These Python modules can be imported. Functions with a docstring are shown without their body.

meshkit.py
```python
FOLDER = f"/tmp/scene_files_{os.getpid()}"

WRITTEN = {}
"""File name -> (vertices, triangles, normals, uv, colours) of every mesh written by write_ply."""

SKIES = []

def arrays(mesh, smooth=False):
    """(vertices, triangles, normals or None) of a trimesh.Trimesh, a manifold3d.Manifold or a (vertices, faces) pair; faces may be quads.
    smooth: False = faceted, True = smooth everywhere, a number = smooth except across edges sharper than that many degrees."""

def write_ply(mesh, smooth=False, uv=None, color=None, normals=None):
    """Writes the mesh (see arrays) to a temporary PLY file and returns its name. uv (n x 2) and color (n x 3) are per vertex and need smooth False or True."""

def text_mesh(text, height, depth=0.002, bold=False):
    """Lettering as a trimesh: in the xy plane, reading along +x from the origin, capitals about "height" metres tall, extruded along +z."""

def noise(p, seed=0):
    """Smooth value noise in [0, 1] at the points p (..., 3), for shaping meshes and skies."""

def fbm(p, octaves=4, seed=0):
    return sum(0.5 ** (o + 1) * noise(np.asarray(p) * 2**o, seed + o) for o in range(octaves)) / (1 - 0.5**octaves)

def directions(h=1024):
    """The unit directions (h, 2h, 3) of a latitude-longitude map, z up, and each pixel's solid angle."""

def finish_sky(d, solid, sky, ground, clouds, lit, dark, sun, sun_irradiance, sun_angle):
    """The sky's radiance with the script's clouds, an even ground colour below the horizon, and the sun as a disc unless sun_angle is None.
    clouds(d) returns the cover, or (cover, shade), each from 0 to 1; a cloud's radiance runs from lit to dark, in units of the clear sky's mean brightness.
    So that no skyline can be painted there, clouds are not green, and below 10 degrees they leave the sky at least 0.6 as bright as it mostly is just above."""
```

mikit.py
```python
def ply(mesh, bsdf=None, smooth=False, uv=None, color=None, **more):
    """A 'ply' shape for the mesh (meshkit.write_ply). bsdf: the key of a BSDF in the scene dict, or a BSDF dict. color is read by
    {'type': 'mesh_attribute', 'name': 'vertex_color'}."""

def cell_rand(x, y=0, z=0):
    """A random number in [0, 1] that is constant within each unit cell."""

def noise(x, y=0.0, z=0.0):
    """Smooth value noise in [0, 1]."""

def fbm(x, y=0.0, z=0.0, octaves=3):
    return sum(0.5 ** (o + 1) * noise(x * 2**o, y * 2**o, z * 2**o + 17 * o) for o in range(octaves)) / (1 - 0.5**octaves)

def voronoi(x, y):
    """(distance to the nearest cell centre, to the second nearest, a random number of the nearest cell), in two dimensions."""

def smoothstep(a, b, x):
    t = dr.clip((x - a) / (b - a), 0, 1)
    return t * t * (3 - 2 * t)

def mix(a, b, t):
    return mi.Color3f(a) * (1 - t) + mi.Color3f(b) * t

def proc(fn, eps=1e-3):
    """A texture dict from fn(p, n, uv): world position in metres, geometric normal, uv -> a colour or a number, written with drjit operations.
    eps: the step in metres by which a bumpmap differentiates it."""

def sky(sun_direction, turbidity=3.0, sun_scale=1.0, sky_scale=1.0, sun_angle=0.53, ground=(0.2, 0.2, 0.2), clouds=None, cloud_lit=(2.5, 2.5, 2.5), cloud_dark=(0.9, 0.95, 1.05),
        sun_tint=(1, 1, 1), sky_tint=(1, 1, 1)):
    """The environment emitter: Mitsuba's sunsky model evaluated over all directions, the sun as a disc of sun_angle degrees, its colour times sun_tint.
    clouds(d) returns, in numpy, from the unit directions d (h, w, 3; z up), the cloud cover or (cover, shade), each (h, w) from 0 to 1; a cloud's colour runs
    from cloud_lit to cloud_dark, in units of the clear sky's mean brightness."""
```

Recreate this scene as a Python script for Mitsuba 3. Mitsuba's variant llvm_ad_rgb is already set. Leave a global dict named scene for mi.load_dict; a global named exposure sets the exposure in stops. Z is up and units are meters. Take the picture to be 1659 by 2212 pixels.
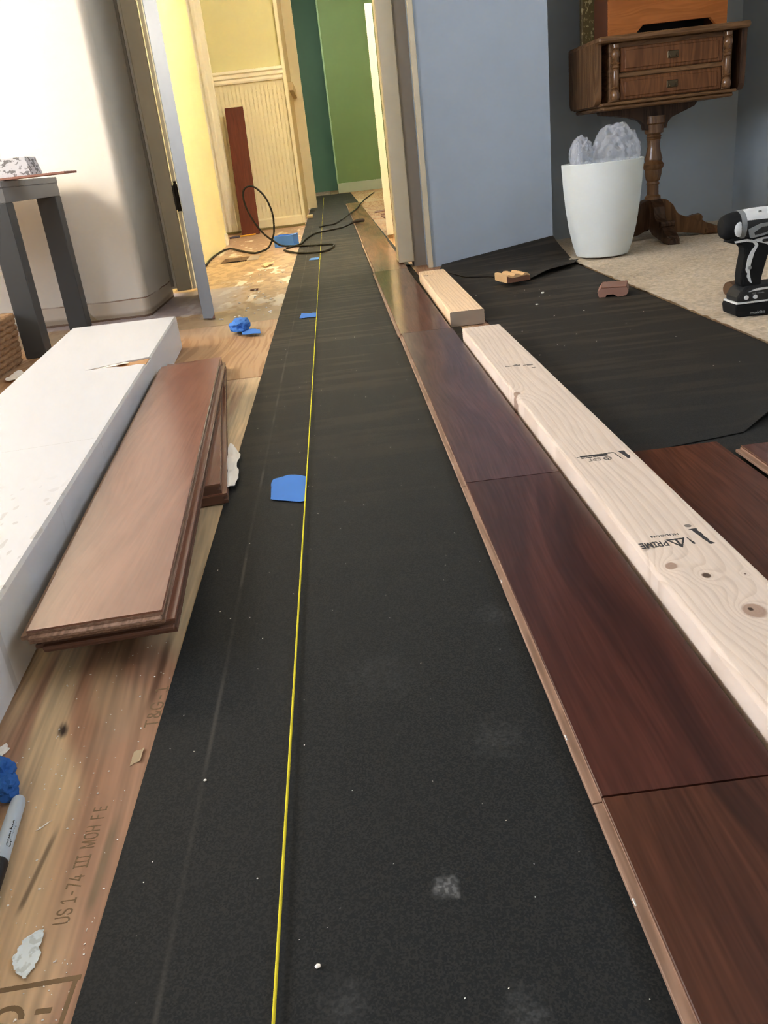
import math, random
import numpy as np, trimesh, manifold3d
import shapely.geometry as sg
import drjit as dr
import mitsuba as mi
import mikit, meshkit
from mikit import noise, fbm, voronoi, smoothstep, mix, proc

# ------------------------------------------------------------------ camera, sky, exposure
random.seed(7); RNG = np.random.default_rng(7)
W, H_PX, F_PX = 1659, 2212, 1790.4
CAM_H = 0.434
YAW, PITCH, ROLL = 0.018512, 0.407211, 0.115941
cy, sy, cp, sp = math.cos(YAW), math.sin(YAW), math.cos(PITCH), math.sin(PITCH)
fw = np.array([sy * cp, cy * cp, -sp]); r0 = np.array([cy, -sy, 0.0]); d0 = np.cross(fw, r0)
dn = math.cos(ROLL) * d0 - math.sin(ROLL) * r0
T = mi.ScalarTransform4f
scene, labels = {}, {}
scene['camera'] = dict(type='perspective', fov=math.degrees(2 * math.atan(W / 2 / F_PX)), fov_axis='x', near_clip=0.02, far_clip=100.0,
                       to_world=T().look_at(origin=[0, 0, CAM_H], target=[float(fw[0]), float(fw[1]), float(CAM_H + fw[2])], up=[float(-dn[0]), float(-dn[1]), float(-dn[2])]))
scene['sky'] = mikit.sky([-0.3, 0.55, 0.75], turbidity=4.0, sun_scale=0.0, sky_scale=1.3, ground=(0.25, 0.25, 0.24),
                         clouds=lambda d: 0.75 + 0 * d[..., 2], cloud_lit=(1.25, 1.28, 1.36), cloud_dark=(0.9, 0.95, 1.05))
exposure = 5.62
HALL_LAMP, WORK_LAMP, FAR_LAMP = 5.6, 1.3, 5.5

# ------------------------------------------------------------------ helpers
def lin(h):
    v = np.array([int(h[i:i + 2], 16) / 255 for i in (1, 3, 5)])
    return tuple(float(x) for x in np.where(v <= 0.04045, v / 12.92, ((v + 0.055) / 1.055) ** 2.4))

def numbered(name):
    if name not in scene and name not in USED:
        USED.add(name); return name
    k = 1
    while f'{name}_{k:03d}' in scene or f'{name}_{k:03d}' in USED: k += 1
    USED.add(f'{name}_{k:03d}'); return f'{name}_{k:03d}'
USED = set()

def tag(key, label=None, cat=None, group=None, kind=None):
    d = labels.setdefault(key, {})
    for k, v in (('label', label), ('category', cat), ('group', group), ('kind', kind)):
        if v: d[k] = v
    return key

def thing(name, label, cat, group=None):
    return tag(numbered(name), label, cat, group)

def part(parent, name, mesh, mat, smooth=False, label=None, kind=None, **kw):
    key = numbered(f'{parent}__{name}')
    scene[key] = mikit.ply(mesh, mat, smooth=smooth, **kw)
    if label or kind: tag(key, label, None, None, kind)
    return key

def one(name, mesh, mat, label, cat, group=None, smooth=False, **kw):
    key = numbered(name)
    scene[key] = mikit.ply(mesh, mat, smooth=smooth, **kw)
    return tag(key, label, cat, group)

def struct(name, mesh, mat, smooth=False, label=None):
    key = numbered(name)
    scene[key] = mikit.ply(mesh, mat, smooth=smooth)
    return tag(key, label, None, None, 'structure')

def hull(pts):
    return trimesh.convex.convex_hull(np.asarray(pts, float))

def box(lo, hi, c=0.0):
    lo, hi = np.array(lo, float), np.array(hi, float)
    if c <= 0:
        m = trimesh.creation.box(hi - lo); m.apply_translation((lo + hi) / 2); return m
    pts = []
    for s in np.ndindex(2, 2, 2):
        p = np.where(s, hi, lo); q = np.where(s, -1, 1)
        for k in range(3):
            d = np.array(q) * c; d[k] = 0
            pts.append(p + d)
    return hull(pts)

def prism(poly, lo, hi, axis='z'):
    """polygon (list of 2-D points or shapely) extruded; axis z: (x,y); y: (x,z) ; x: (y,z)."""
    g = poly if hasattr(poly, 'geom_type') else sg.Polygon(poly)
    if not g.is_valid: g = g.buffer(0)
    ms = [trimesh.creation.extrude_polygon(q, hi - lo, engine='earcut') for q in getattr(g, 'geoms', [g])]
    m = trimesh.util.concatenate(ms)
    v = m.vertices.copy(); v[:, 2] += lo
    if axis == 'y': v = np.stack([v[:, 0], v[:, 2], v[:, 1]], 1); m = trimesh.Trimesh(v, m.faces[:, ::-1], process=False)
    elif axis == 'x': v = np.stack([v[:, 2], v[:, 0], v[:, 1]], 1); m = trimesh.Trimesh(v, m.faces, process=False)
    else: m = trimesh.Trimesh(v, m.faces, process=False)
    return m

def tube(pts, rad, n=10, cap=True):
    pts = np.asarray(pts, float); rad = np.broadcast_to(rad, len(pts)).astype(float)
    t = np.gradient(pts, axis=0); t /= np.linalg.norm(t, axis=1, keepdims=True)
    u = np.cross(t[0], [0.3, 0.2, 0.93]); u /= np.linalg.norm(u)
    a = np.arange(n) / n * 2 * np.pi; V = []
    for i in range(len(pts)):
        u = u - t[i] * (u @ t[i]); u /= np.linalg.norm(u); w = np.cross(t[i], u)
        V.append(pts[i] + rad[i] * (np.cos(a)[:, None] * u + np.sin(a)[:, None] * w))
    V = np.vstack(V); F = []
    for i in range(len(pts) - 1):
        for k in range(n):
            q, e = i * n + k, i * n + (k + 1) % n
            F += [[q, e, e + n], [q, e + n, q + n]]
    if cap:
        V = np.vstack([V, pts[0], pts[-1]]); z = len(V)
        F += [[z - 2, (k + 1) % n, k] for k in range(n)] + [[z - 1, (len(pts) - 1) * n + k, (len(pts) - 1) * n + (k + 1) % n] for k in range(n)]
    return trimesh.Trimesh(V, F, process=False)

def spline(P, n=12):
    P = np.asarray(P, float); Q = np.vstack([2 * P[0] - P[1], P, 2 * P[-1] - P[-2]]); out = []
    for i in range(1, len(Q) - 2):
        a, b, c, d = Q[i - 1:i + 3]
        for t in np.linspace(0, 1, n, endpoint=False):
            out.append(0.5 * (2 * b + (c - a) * t + (2 * a - 5 * b + 4 * c - d) * t * t + (3 * b - a - 3 * c + d) * t ** 3))
    return np.array(out + [P[-1]])

def lathe(prof, n=40, axis='z', at=(0, 0, 0)):
    m = trimesh.creation.revolve(np.asarray(prof, float), sections=n)
    v = m.vertices.copy(); f = m.faces
    if axis == 'x': v = np.stack([v[:, 2], v[:, 0], v[:, 1]], 1)
    if axis == 'y': v = np.stack([v[:, 1], v[:, 2], v[:, 0]], 1)
    m = trimesh.Trimesh(v + np.array(at), f, process=False)
    if m.volume < 0: m.invert()
    return m

def cat(*ms): return trimesh.util.concatenate(list(ms))

def rotz(m, deg, about=(0, 0, 0)):
    m = m.copy(); m.apply_transform(trimesh.transformations.rotation_matrix(math.radians(deg), [0, 0, 1], about)); return m

def moved(m, *d):
    m = m.copy(); m.apply_translation(d); return m

def man(m):
    return manifold3d.Manifold(manifold3d.Mesh(np.asarray(m.vertices, np.float32), np.asarray(m.faces, np.uint32)))
def unman(M):
    q = M.to_mesh(); return trimesh.Trimesh(q.vert_properties[:, :3], q.tri_verts, process=False)
def weld(m):
    m = trimesh.Trimesh(m.vertices, m.faces, process=True); m.merge_vertices(); return m
def cut(m, *tools):
    A = man(weld(m))
    for t in tools: A = A - man(weld(t))
    return unman(A)

def grid(xs, ys, zf):
    X, Y = np.meshgrid(xs, ys); Z = zf(X, Y)
    v = np.stack([X.ravel(), Y.ravel(), Z.ravel()], 1); nx = len(xs); F = []
    for j in range(len(ys) - 1):
        for i in range(nx - 1):
            a = j * nx + i; F += [[a, a + 1, a + nx + 1], [a, a + nx + 1, a + nx]]
    return v, np.array(F)

def sheet(poly, step, zf, th):
    """A thin sheet over the polygon: top follows zf, with thickness th."""
    g = sg.Polygon(poly) if not hasattr(poly, 'geom_type') else poly
    m = prism(g, 0, 1)
    M = man(weld(m)).refine_to_length(step)
    t = unman(M); v = t.vertices.copy()
    s = v[:, 2]; z = zf(v[:, 0], v[:, 1])
    v[:, 2] = z + s * th
    return trimesh.Trimesh(v, t.faces, process=False)

# ------------------------------------------------------------------ materials
def mat(key, color, rough=0.6, spec=0.4, bump=None, bscale=1.0, **kw):
    b = dict(type='principled', base_color=color if isinstance(color, dict) else {'type': 'rgb', 'value': list(color)}, roughness=rough, specular=spec, **kw)
    if bump is not None: b = {'type': 'bumpmap', 'arbitrary': proc(bump), 'scale': bscale, 'bsdf': b}
    scene[key] = {'type': 'twosided', 'bsdf': b} if kw.get('spec_trans') is None else b
    return key

def plywood_fn(p, n, uv):
    w = fbm(p.x * 7, p.y * 1.3, 3.0, 3)
    b = fbm(p.x * 17 + w * 3.2, p.y * 2.2, 5.0, 3)
    g = fbm(p.x * 260 + w * 14, p.y * 9, 1.0, 2)
    c = mix((0.53, 0.375, 0.22), (0.32, 0.175, 0.105), smoothstep(0.44, 0.66, b))
    c = mix(c, (0.58, 0.44, 0.26), smoothstep(0.58, 0.36, b) * 0.6)
    c = c * (0.72 + 0.52 * g)
    dark = smoothstep(0.70, 0.80, fbm(p.x * 55 + w * 6, p.y * 3.1, 9.0, 3))
    c = mix(c, (0.07, 0.028, 0.016), dark * 0.8)
    kn = dr.sqrt(dr.square((p.x + 0.291) * 1.3 + (p.y - 0.612) * 0.25) + dr.square((p.y - 0.612) * 0.55))
    c = mix(c, (0.035, 0.018, 0.012), smoothstep(0.011, 0.004, kn + 0.004 * g))
    st = smoothstep(0.006, 0.001, dr.abs(p.x + 0.2185 + 0.004 * noise(p.y * 30))) * smoothstep(0.60, 0.66, p.y) * smoothstep(0.78, 0.70, p.y)
    c = mix(c, (0.10, 0.05, 0.03), st * 0.8)
    st = smoothstep(0.005, 0.001, dr.abs(p.x + 0.216 + 0.01 * (p.y - 0.45))) * smoothstep(0.40, 0.42, p.y) * smoothstep(0.51, 0.47, p.y)
    c = mix(c, (0.16, 0.11, 0.06), st * 0.8)
    st = smoothstep(0.003, 0.0007, dr.abs(p.x + 0.262 - 0.05 * (p.y - 0.45))) * smoothstep(0.41, 0.425, p.y) * smoothstep(0.50, 0.47, p.y)
    c = mix(c, (0.10, 0.06, 0.03), st * 0.8)
    gr = smoothstep(0.5, 0.75, fbm(p.x * 12, p.y * 5, 11.0, 3))
    c = mix(c, (0.30, 0.26, 0.19), gr * 0.35)
    return c
mat('mat_plywood', proc(plywood_fn), 0.55, 0.35)

def ply_far_fn(p, n, uv):
    w = fbm(p.x * 5, p.y * 2.0, 3.0, 3)
    rings = fbm(p.x * 120 + w * 16, p.y * 7 + w * 2, 5.0, 2)
    c = mix((0.42, 0.255, 0.135), (0.335, 0.18, 0.085), smoothstep(0.35, 0.65, rings))
    return mix(c, (0.44, 0.33, 0.22), smoothstep(0.55, 0.75, fbm(p.x * 3, p.y * 3, 8.0, 3)) * 0.6)
mat('mat_plywood_far', proc(ply_far_fn), 0.5, 0.35)

def hallfloor_fn(p, n, uv):
    g = fbm(p.x * 40, p.y * 16, 2.0, 3)
    c = mix((0.46, 0.32, 0.19), (0.34, 0.22, 0.125), smoothstep(0.35, 0.65, g))
    far = smoothstep(4.3, 5.2, p.y)
    c = mix(c, (0.40, 0.27, 0.23), far * 0.7)
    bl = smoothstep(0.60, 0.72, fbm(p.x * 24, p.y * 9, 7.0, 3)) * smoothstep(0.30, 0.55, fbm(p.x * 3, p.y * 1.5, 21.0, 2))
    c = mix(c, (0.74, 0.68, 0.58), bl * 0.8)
    wood = smoothstep(2.95, 2.70, p.y)
    c = mix(c, mix((0.36, 0.255, 0.15), (0.30, 0.205, 0.115), g), wood)
    strip = smoothstep(2.86, 2.92, p.y + 0.02 * g) * smoothstep(3.52, 3.46, p.y) * smoothstep(-0.28, -0.40, p.x + 0.1 * g)
    c = mix(c, (0.34, 0.31, 0.35), strip * 0.75)
    return c
mat('mat_hall_floor', proc(hallfloor_fn), 0.45, 0.4)

SMUDGE = [(0.019, 0.390, .013, .45), (0.050, 0.300, .02, .10), (-0.048, 0.320, .02, .06), (0.076, 0.525, .03, .05), (0.112, 0.712, .025, .05), (-0.011, 0.63, .05, .03)]
def felt_fn(p, n, uv):
    fine = fbm(p.x * 900, p.y * 900, 1.0, 2)
    cross = fbm(p.x * 5, p.y * 42, 2.0, 3)
    c = mix((0.0110, 0.0132, 0.0142), (0.021, 0.0215, 0.021), smoothstep(0.3, 0.75, fine))
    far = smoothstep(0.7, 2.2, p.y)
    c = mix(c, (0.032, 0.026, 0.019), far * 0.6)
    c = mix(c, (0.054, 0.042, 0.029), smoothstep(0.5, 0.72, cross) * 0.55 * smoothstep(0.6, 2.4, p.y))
    chalk = smoothstep(0.0030, 0.0004, dr.abs(p.x + 0.1555 + 0.003 * (fbm(p.y * 3.0, 3.0, 1.0, 2) - 0.5))) * (0.25 + 0.75 * smoothstep(0.35, 0.7, noise(p.y * 16, 3.3)))
    c = mix(c, (0.10, 0.09, 0.075), chalk * 0.36)
    for x, y, r, a in SMUDGE:
        d = dr.sqrt(dr.square(p.x - x) + dr.square((p.y - y) * 0.9))
        c = mix(c, (0.30, 0.31, 0.31), smoothstep(r, 0.0, d + r * 0.9 * (fbm(p.x * 160, p.y * 160, 4.0, 3) - 0.5)) * a * (0.35 + 0.65 * smoothstep(0.35, 0.7, fbm(p.x * 420, p.y * 420, 6.0, 2))))
    return c
mat('mat_felt', proc(felt_fn), 0.66, 0.15)

def plank_mat(key, seed, dark, mid, axis='y', rough=0.28, spec=0.3, coat=0.2, strong=1.0, grain=.3):
    def fn(p, n, uv):
        a, b = (p.x, p.y) if axis == 'y' else (p.x, p.z)
        w = fbm(a * 8 + seed * 3.7, b * 1.6 + seed, float(seed), 3)
        band = fbm(a * 30 + w * 6 + seed * 5.1, b * 2.3 + seed, float(seed), 3)
        g = fbm(a * 420 + w * 26, b * 16, float(seed), 3)
        c = mix(dark, mid, smoothstep(0.25, 0.75, band))
        c = mix(c, (dark[0] * 0.5, dark[1] * 0.5, dark[2] * 0.6), smoothstep(0.58, 0.80, fbm(a * 62 + w * 9, b * 2.6, seed + 8.0, 2)) * 0.6 * strong)
        return c * (1 - grain + 2 * grain * g)
    mat(key, proc(fn), rough, spec, clearcoat=coat, clearcoat_gloss=0.93)
plank_mat('mat_plank_a', 1, (0.044, 0.0140, 0.0085), (0.070, 0.023, 0.012), grain=.38)
plank_mat('mat_plank_b', 2, (0.040, 0.0110, 0.0082), (0.062, 0.0175, 0.012), strong=.8)
plank_mat('mat_plank_c', 3, (0.046, 0.0140, 0.0120), (0.064, 0.020, 0.0155), strong=.5, spec=.45, rough=.24, coat=.35)
plank_mat('mat_plank_d', 4, (0.070, 0.0235, 0.016), (0.098, 0.035, 0.021), strong=.4, spec=.45, rough=.14, coat=.35)
plank_mat('mat_plank_e', 7, (0.135, 0.058, 0.032), (0.20, 0.082, 0.046), strong=.3, spec=.22, rough=.20, coat=.12)
plank_mat('mat_plank_leaning', 5, (0.105, 0.022, 0.014), (0.13, 0.030, 0.017), axis='z', coat=0.0, rough=.55, strong=.3)
plank_mat('mat_plank_stack', 6, (0.165, 0.064, 0.040), (0.20, 0.083, 0.052), strong=.10, rough=.22, spec=.8, coat=.8, grain=.12)
def core_fn(p, n, uv):
    g = fbm(p.x * 300, p.y * 18, p.z * 500, 2)
    return mix((0.20, 0.120, 0.08), (0.31, 0.195, 0.135), smoothstep(0.3, 0.7, g))
mat('mat_plank_core', proc(core_fn), 0.6, 0.3)
mat('mat_plank_core_dark', (0.13, 0.065, 0.042), 0.6, 0.3)

def pine(key, base, late, seed, knots, arches, freq=95.0):
    def fn(p, n, uv):
        a, b = p.x, p.y
        w = fbm(a * 20 + seed, b * 2.5, float(seed), 3)
        lvl = a * freq + w * 2.4 + 0.6 * noise(b * 2.0, seed)
        for (kx, ky, r, deep) in arches:
            q = (dr.square((a - kx) / 0.024) - (b - ky) * deep)
            lvl = lvl + 3.0 * smoothstep(r, 0.0, dr.abs(b - ky - 0.08)) * dr.exp(-dr.square((a - kx) / 0.03)) * q * -0.25
        kc, kd = mi.Float(0), mi.Float(0)
        for (kx, ky, r, dk) in knots:
            d = dr.sqrt(dr.square((a - kx) / r) + dr.square((b - ky) / (r * 1.25)))
            lvl = lvl + 5.0 * dr.exp(-d * 0.55)
            kc = dr.maximum(kc, smoothstep(1.05, 0.7, d)); kd = dr.maximum(kd, smoothstep(1.05, 0.6, d) * dk)
        fr = lvl - dr.floor(lvl)
        line = smoothstep(0.45, 0.92, fr) * smoothstep(1.0, 0.95, fr)
        c = mix(base, late, line * 0.42)
        c = c * (0.92 + 0.16 * fbm(a * 500, b * 25, 2.0, 2))
        c = mix(c, (0.25, 0.145, 0.095), kc * 0.75)
        return mix(c, (0.05, 0.03, 0.02), kd)
    mat(key, proc(fn), 0.55, 0.3)
pine('mat_pine', (0.62, 0.525, 0.44), (0.47, 0.37, 0.285), 2.0,
     [(0.283, 0.698, .0062, .1), (0.306, 0.671, .0045, .9), (0.3185, 0.602, .011, .0), (0.3165, 0.605, .0026, 1.0), (0.268, 1.345, .009, .05), (0.340, 0.665, .0012, .6)],
     [(0.312, 0.88, .22, 14.0), (0.300, 0.50, .2, 9.0), (0.31, 1.30, .25, 12.0)])
pine('mat_pine_warm', (0.78, 0.58, 0.38), (0.56, 0.37, 0.21), 5.0, [(0.285, 2.86, .010, .4)], [(0.32, 2.3, .5, 5.0)])
mat('mat_wood_end', (0.30, 0.235, 0.175), 0.75, 0.2)
mat('mat_ink', (0.045, 0.043, 0.045), 0.8, 0.1)
mat('mat_ink_faint', (0.20, 0.17, 0.145), 0.8, 0.1)
mat('mat_stamp', (0.19, 0.125, 0.068), 0.8, 0.1)

def paint(key, col, rough=.55, spec=.3, amp=.06, scale=6.0):
    def fn(p, n, uv):
        return mi.Color3f(col) * (1 - amp + 2 * amp * fbm(p.x * scale, p.y * scale, p.z * scale, 3))
    mat(key, proc(fn), rough, spec)
def scar_fn(p, n, uv):
    c = mi.Color3f((0.80, 0.75, 0.655)) * (0.96 + 0.08 * fbm(p.x * 4, p.y * 4, p.z * 4, 2))
    wob = 0.010 * (fbm(p.x * 9, p.y * 9, 2.0, 3) - 0.5)
    low = smoothstep(0.064, 0.060, p.z + wob)
    c = mix(c, (0.62, 0.52, 0.40), low * 0.55)
    ln = smoothstep(0.0035, 0.0008, dr.abs(p.z + wob - 0.064)) * smoothstep(0.30, 0.55, noise(p.x * 14, p.y * 14, 1.0))
    c = mix(c, (0.26, 0.14, 0.075), ln * 0.9)
    pat = smoothstep(0.018, 0.006, p.z + 0.012 * (noise(p.x * 8, p.y * 8, 3.0) - 0.5) - 0.012)
    c = mix(c, (0.33, 0.26, 0.17), pat * 0.7)
    tri = smoothstep(0.05, 0.045, dr.abs(p.x + 0.895) * 1.3 + (p.z - 0.01))
    c = mix(c, (0.33, 0.27, 0.15), tri * smoothstep(3.0, 2.98, p.y) * 0.7)
    c = mix(c, (0.13, 0.06, 0.035), smoothstep(0.008, 0.006, p.z) * 0.8)
    return c
mat('mat_wall_left', proc(scar_fn), 0.5, 0.3)
paint('mat_wall_grayblue', (0.41, 0.485, 0.575), amp=.03)
paint('mat_wall_back', (0.36, 0.405, 0.43), amp=.04)
paint('mat_yellow', (0.90, 0.83, 0.50), amp=.03)
paint('mat_khaki', (0.64, 0.615, 0.38), amp=.05, scale=2)
paint('mat_beadboard', (0.80, 0.745, 0.58), amp=.02)
paint('mat_cream', (0.70, 0.63, 0.47), .45, .4, amp=.05)
paint('mat_cream_tan', (0.60, 0.48, 0.28), .45, .4, amp=.05)
paint('mat_white_trim', (0.86, 0.84, 0.76), .4, .4, amp=.01)
paint('mat_door', (0.21, 0.235, 0.265), .4, .45, amp=.04)
paint('mat_half_door', (0.95, 0.93, 0.80), .35, .5, amp=.02)
paint('mat_green', (0.16, 0.225, 0.085), amp=.06, scale=2)
paint('mat_green_dark', (0.13, 0.245, 0.165), amp=.08, scale=2)
paint('mat_green_trim', (0.30, 0.42, 0.25), amp=.05)
paint('mat_far_base', (0.40, 0.40, 0.29), amp=.05)
paint('mat_ceiling', (0.78, 0.77, 0.74), amp=.02)
mat('mat_rawgap', (0.36, 0.32, 0.27), 0.8, 0.1)
mat('mat_black_gap', (0.012, 0.010, 0.009), 0.9, 0.0)

def slab_fn(p, n, uv):
    c = mi.Color3f((0.54, 0.54, 0.54))
    st = smoothstep(0.45, 0.75, fbm(p.x * 26, p.y * 8, 1.0, 3)) * smoothstep(0.95, 0.75, p.y) * 0.35
    c = mix(c, (0.70, 0.62, 0.46), st)
    ln = smoothstep(0.0016, 0.0005, dr.abs(p.y - 1.185 - 0.13 * (p.x + 0.6)))
    c = mix(c, (0.45, 0.44, 0.42), ln * 0.8 * smoothstep(0.05, 0.07, p.z))
    sp_ = smoothstep(0.78, 0.84, noise(p.x * 130, p.y * 60, 2.0)) * smoothstep(1.1, 0.9, p.y) * 0.3
    c = mix(c, (0.25, 0.22, 0.18), sp_)
    return c
mat('mat_slab', proc(slab_fn), 0.4, 0.4)
mat('mat_slab_core', (0.42, 0.24, 0.12), 0.8, 0.1)
mat('mat_slab_tear', (0.86, 0.79, 0.66), 0.7, 0.2)

def carpet_fn(p, n, uv):
    a = fbm(p.x * 7, p.y * 7, 1.0, 3); f = fbm(p.x * 130, p.y * 130, 2.0, 3)
    return mix((0.38, 0.315, 0.235), (0.47, 0.40, 0.31), a) * (0.7 + 0.6 * f)
mat('mat_carpet', proc(carpet_fn), 0.95, 0.05, sheen=0.3)

def oak(key, c0, c1, axis, k=1.0, rough=.35, spec=.18):
    def fn(p, n, uv):
        a, b = {'x': (p.z, p.x), 'z': (p.x + p.y * 0.6, p.z), 'xz': (p.x, p.z)}[axis]
        w = fbm(a * 14, b * 3, 2.0, 3)
        g = fbm(a * 180 + w * 14, b * 10, p.y * 30, 3)
        return mix(c0, c1, smoothstep(0.3, 0.7, g)) * (0.8 + 0.4 * w * k)
    mat(key, proc(fn), rough, spec, clearcoat=0.08, clearcoat_gloss=0.8)
oak('mat_oak', (0.115, 0.058, 0.026), (0.195, 0.105, 0.048), 'x')
oak('mat_oak_upright', (0.105, 0.050, 0.022), (0.18, 0.095, 0.042), 'z')
oak('mat_oak_gloss', (0.115, 0.052, 0.022), (0.19, 0.098, 0.042), 'z', rough=.2, spec=.6)
oak('mat_walnut_panel', (0.105, 0.042, 0.017), (0.185, 0.078, 0.031), 'xz')
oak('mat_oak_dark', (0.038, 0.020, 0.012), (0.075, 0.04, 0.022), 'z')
oak('mat_case', (0.30, 0.095, 0.022), (0.37, 0.125, 0.032), 'x', rough=.6)
mat('mat_case_side', (0.10, 0.035, 0.015), 0.5, 0.4)
mat('mat_black', (0.010, 0.010, 0.011), 0.5, 0.4)
def gilt_fn(p, n, uv):
    return mix((0.115, 0.085, 0.03), (0.42, 0.36, 0.19), smoothstep(0.55, 0.75, fbm(p.x * 150, p.y * 150, p.z * 90, 3)))
mat('mat_gilt', proc(gilt_fn), 0.5, 0.5, metallic=0.2)
mat('mat_brass_dark', (0.09, 0.065, 0.035), 0.4, 0.5, metallic=0.7)
mat('mat_bin', (0.74, 0.80, 0.80), 0.35, 0.5)
mat('mat_string', (0.62, 0.52, 0.035), 0.8, 0.1)
mat('mat_blue_tape', (0.065, 0.20, 0.56), 0.7, 0.15)
mat('mat_blue_dark', (0.03, 0.11, 0.36), 0.7, 0.15)
mat('mat_blue_box', (0.08, 0.25, 0.80), 0.45, 0.4)
mat('mat_cord', (0.010, 0.009, 0.008), 0.5, 0.35)
mat('mat_plug', (0.03, 0.024, 0.03), 0.4, 0.5)
mat('mat_pencil', (0.72, 0.40, 0.04), 0.4, 0.5)
mat('mat_pencil_dark', (0.06, 0.05, 0.09), 0.5, 0.3)
mat('mat_paper', (0.82, 0.80, 0.74), 0.8, 0.1)
mat('mat_flake', (0.42, 0.33, 0.21), 0.7, 0.2)
mat('mat_chip_wood', (0.72, 0.52, 0.30), 0.7, 0.2)
mat('mat_block_wood', (0.62, 0.40, 0.20), 0.6, 0.3)
mat('mat_block_dark', (0.16, 0.075, 0.045), 0.6, 0.3)
mat('mat_block_brown', (0.25, 0.135, 0.10), 0.6, 0.3)
mat('mat_block_face', (0.20, 0.095, 0.065), 0.45, 0.4)
def putty_fn(p, n, uv):
    return mix((0.72, 0.80, 0.82), (0.45, 0.50, 0.48), smoothstep(0.5, 0.7, fbm(p.x * 300, p.y * 300, 1.0, 3)) * 0.6)
mat('mat_putty', proc(putty_fn), 0.7, 0.2)
mat('mat_marker', (0.40, 0.47, 0.53), 0.35, 0.5)
mat('mat_steel', (0.75, 0.75, 0.78), 0.3, 0.5, metallic=1.0)
mat('mat_hinge', (0.045, 0.037, 0.028), 0.4, 0.5, metallic=0.5)
mat('mat_bench', (0.155, 0.150, 0.140), 0.45, 0.4)
mat('mat_bench_leg', (0.052, 0.053, 0.050), 0.45, 0.4)
mat('mat_table_board', (0.34, 0.16, 0.11), 0.5, 0.3)
def speck_fn(p, n, uv):
    return mix((0.62, 0.61, 0.60), (0.20, 0.19, 0.18), smoothstep(0.52, 0.62, fbm(p.x * 120, p.y * 120, p.z * 120, 3)))
mat('mat_speckled', proc(speck_fn), 0.6, 0.2)
def wicker_fn(p, n, uv):
    return mix((0.17, 0.09, 0.045), (0.34, 0.21, 0.11), fbm(p.x * 90, p.y * 90, p.z * 200, 2))
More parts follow.
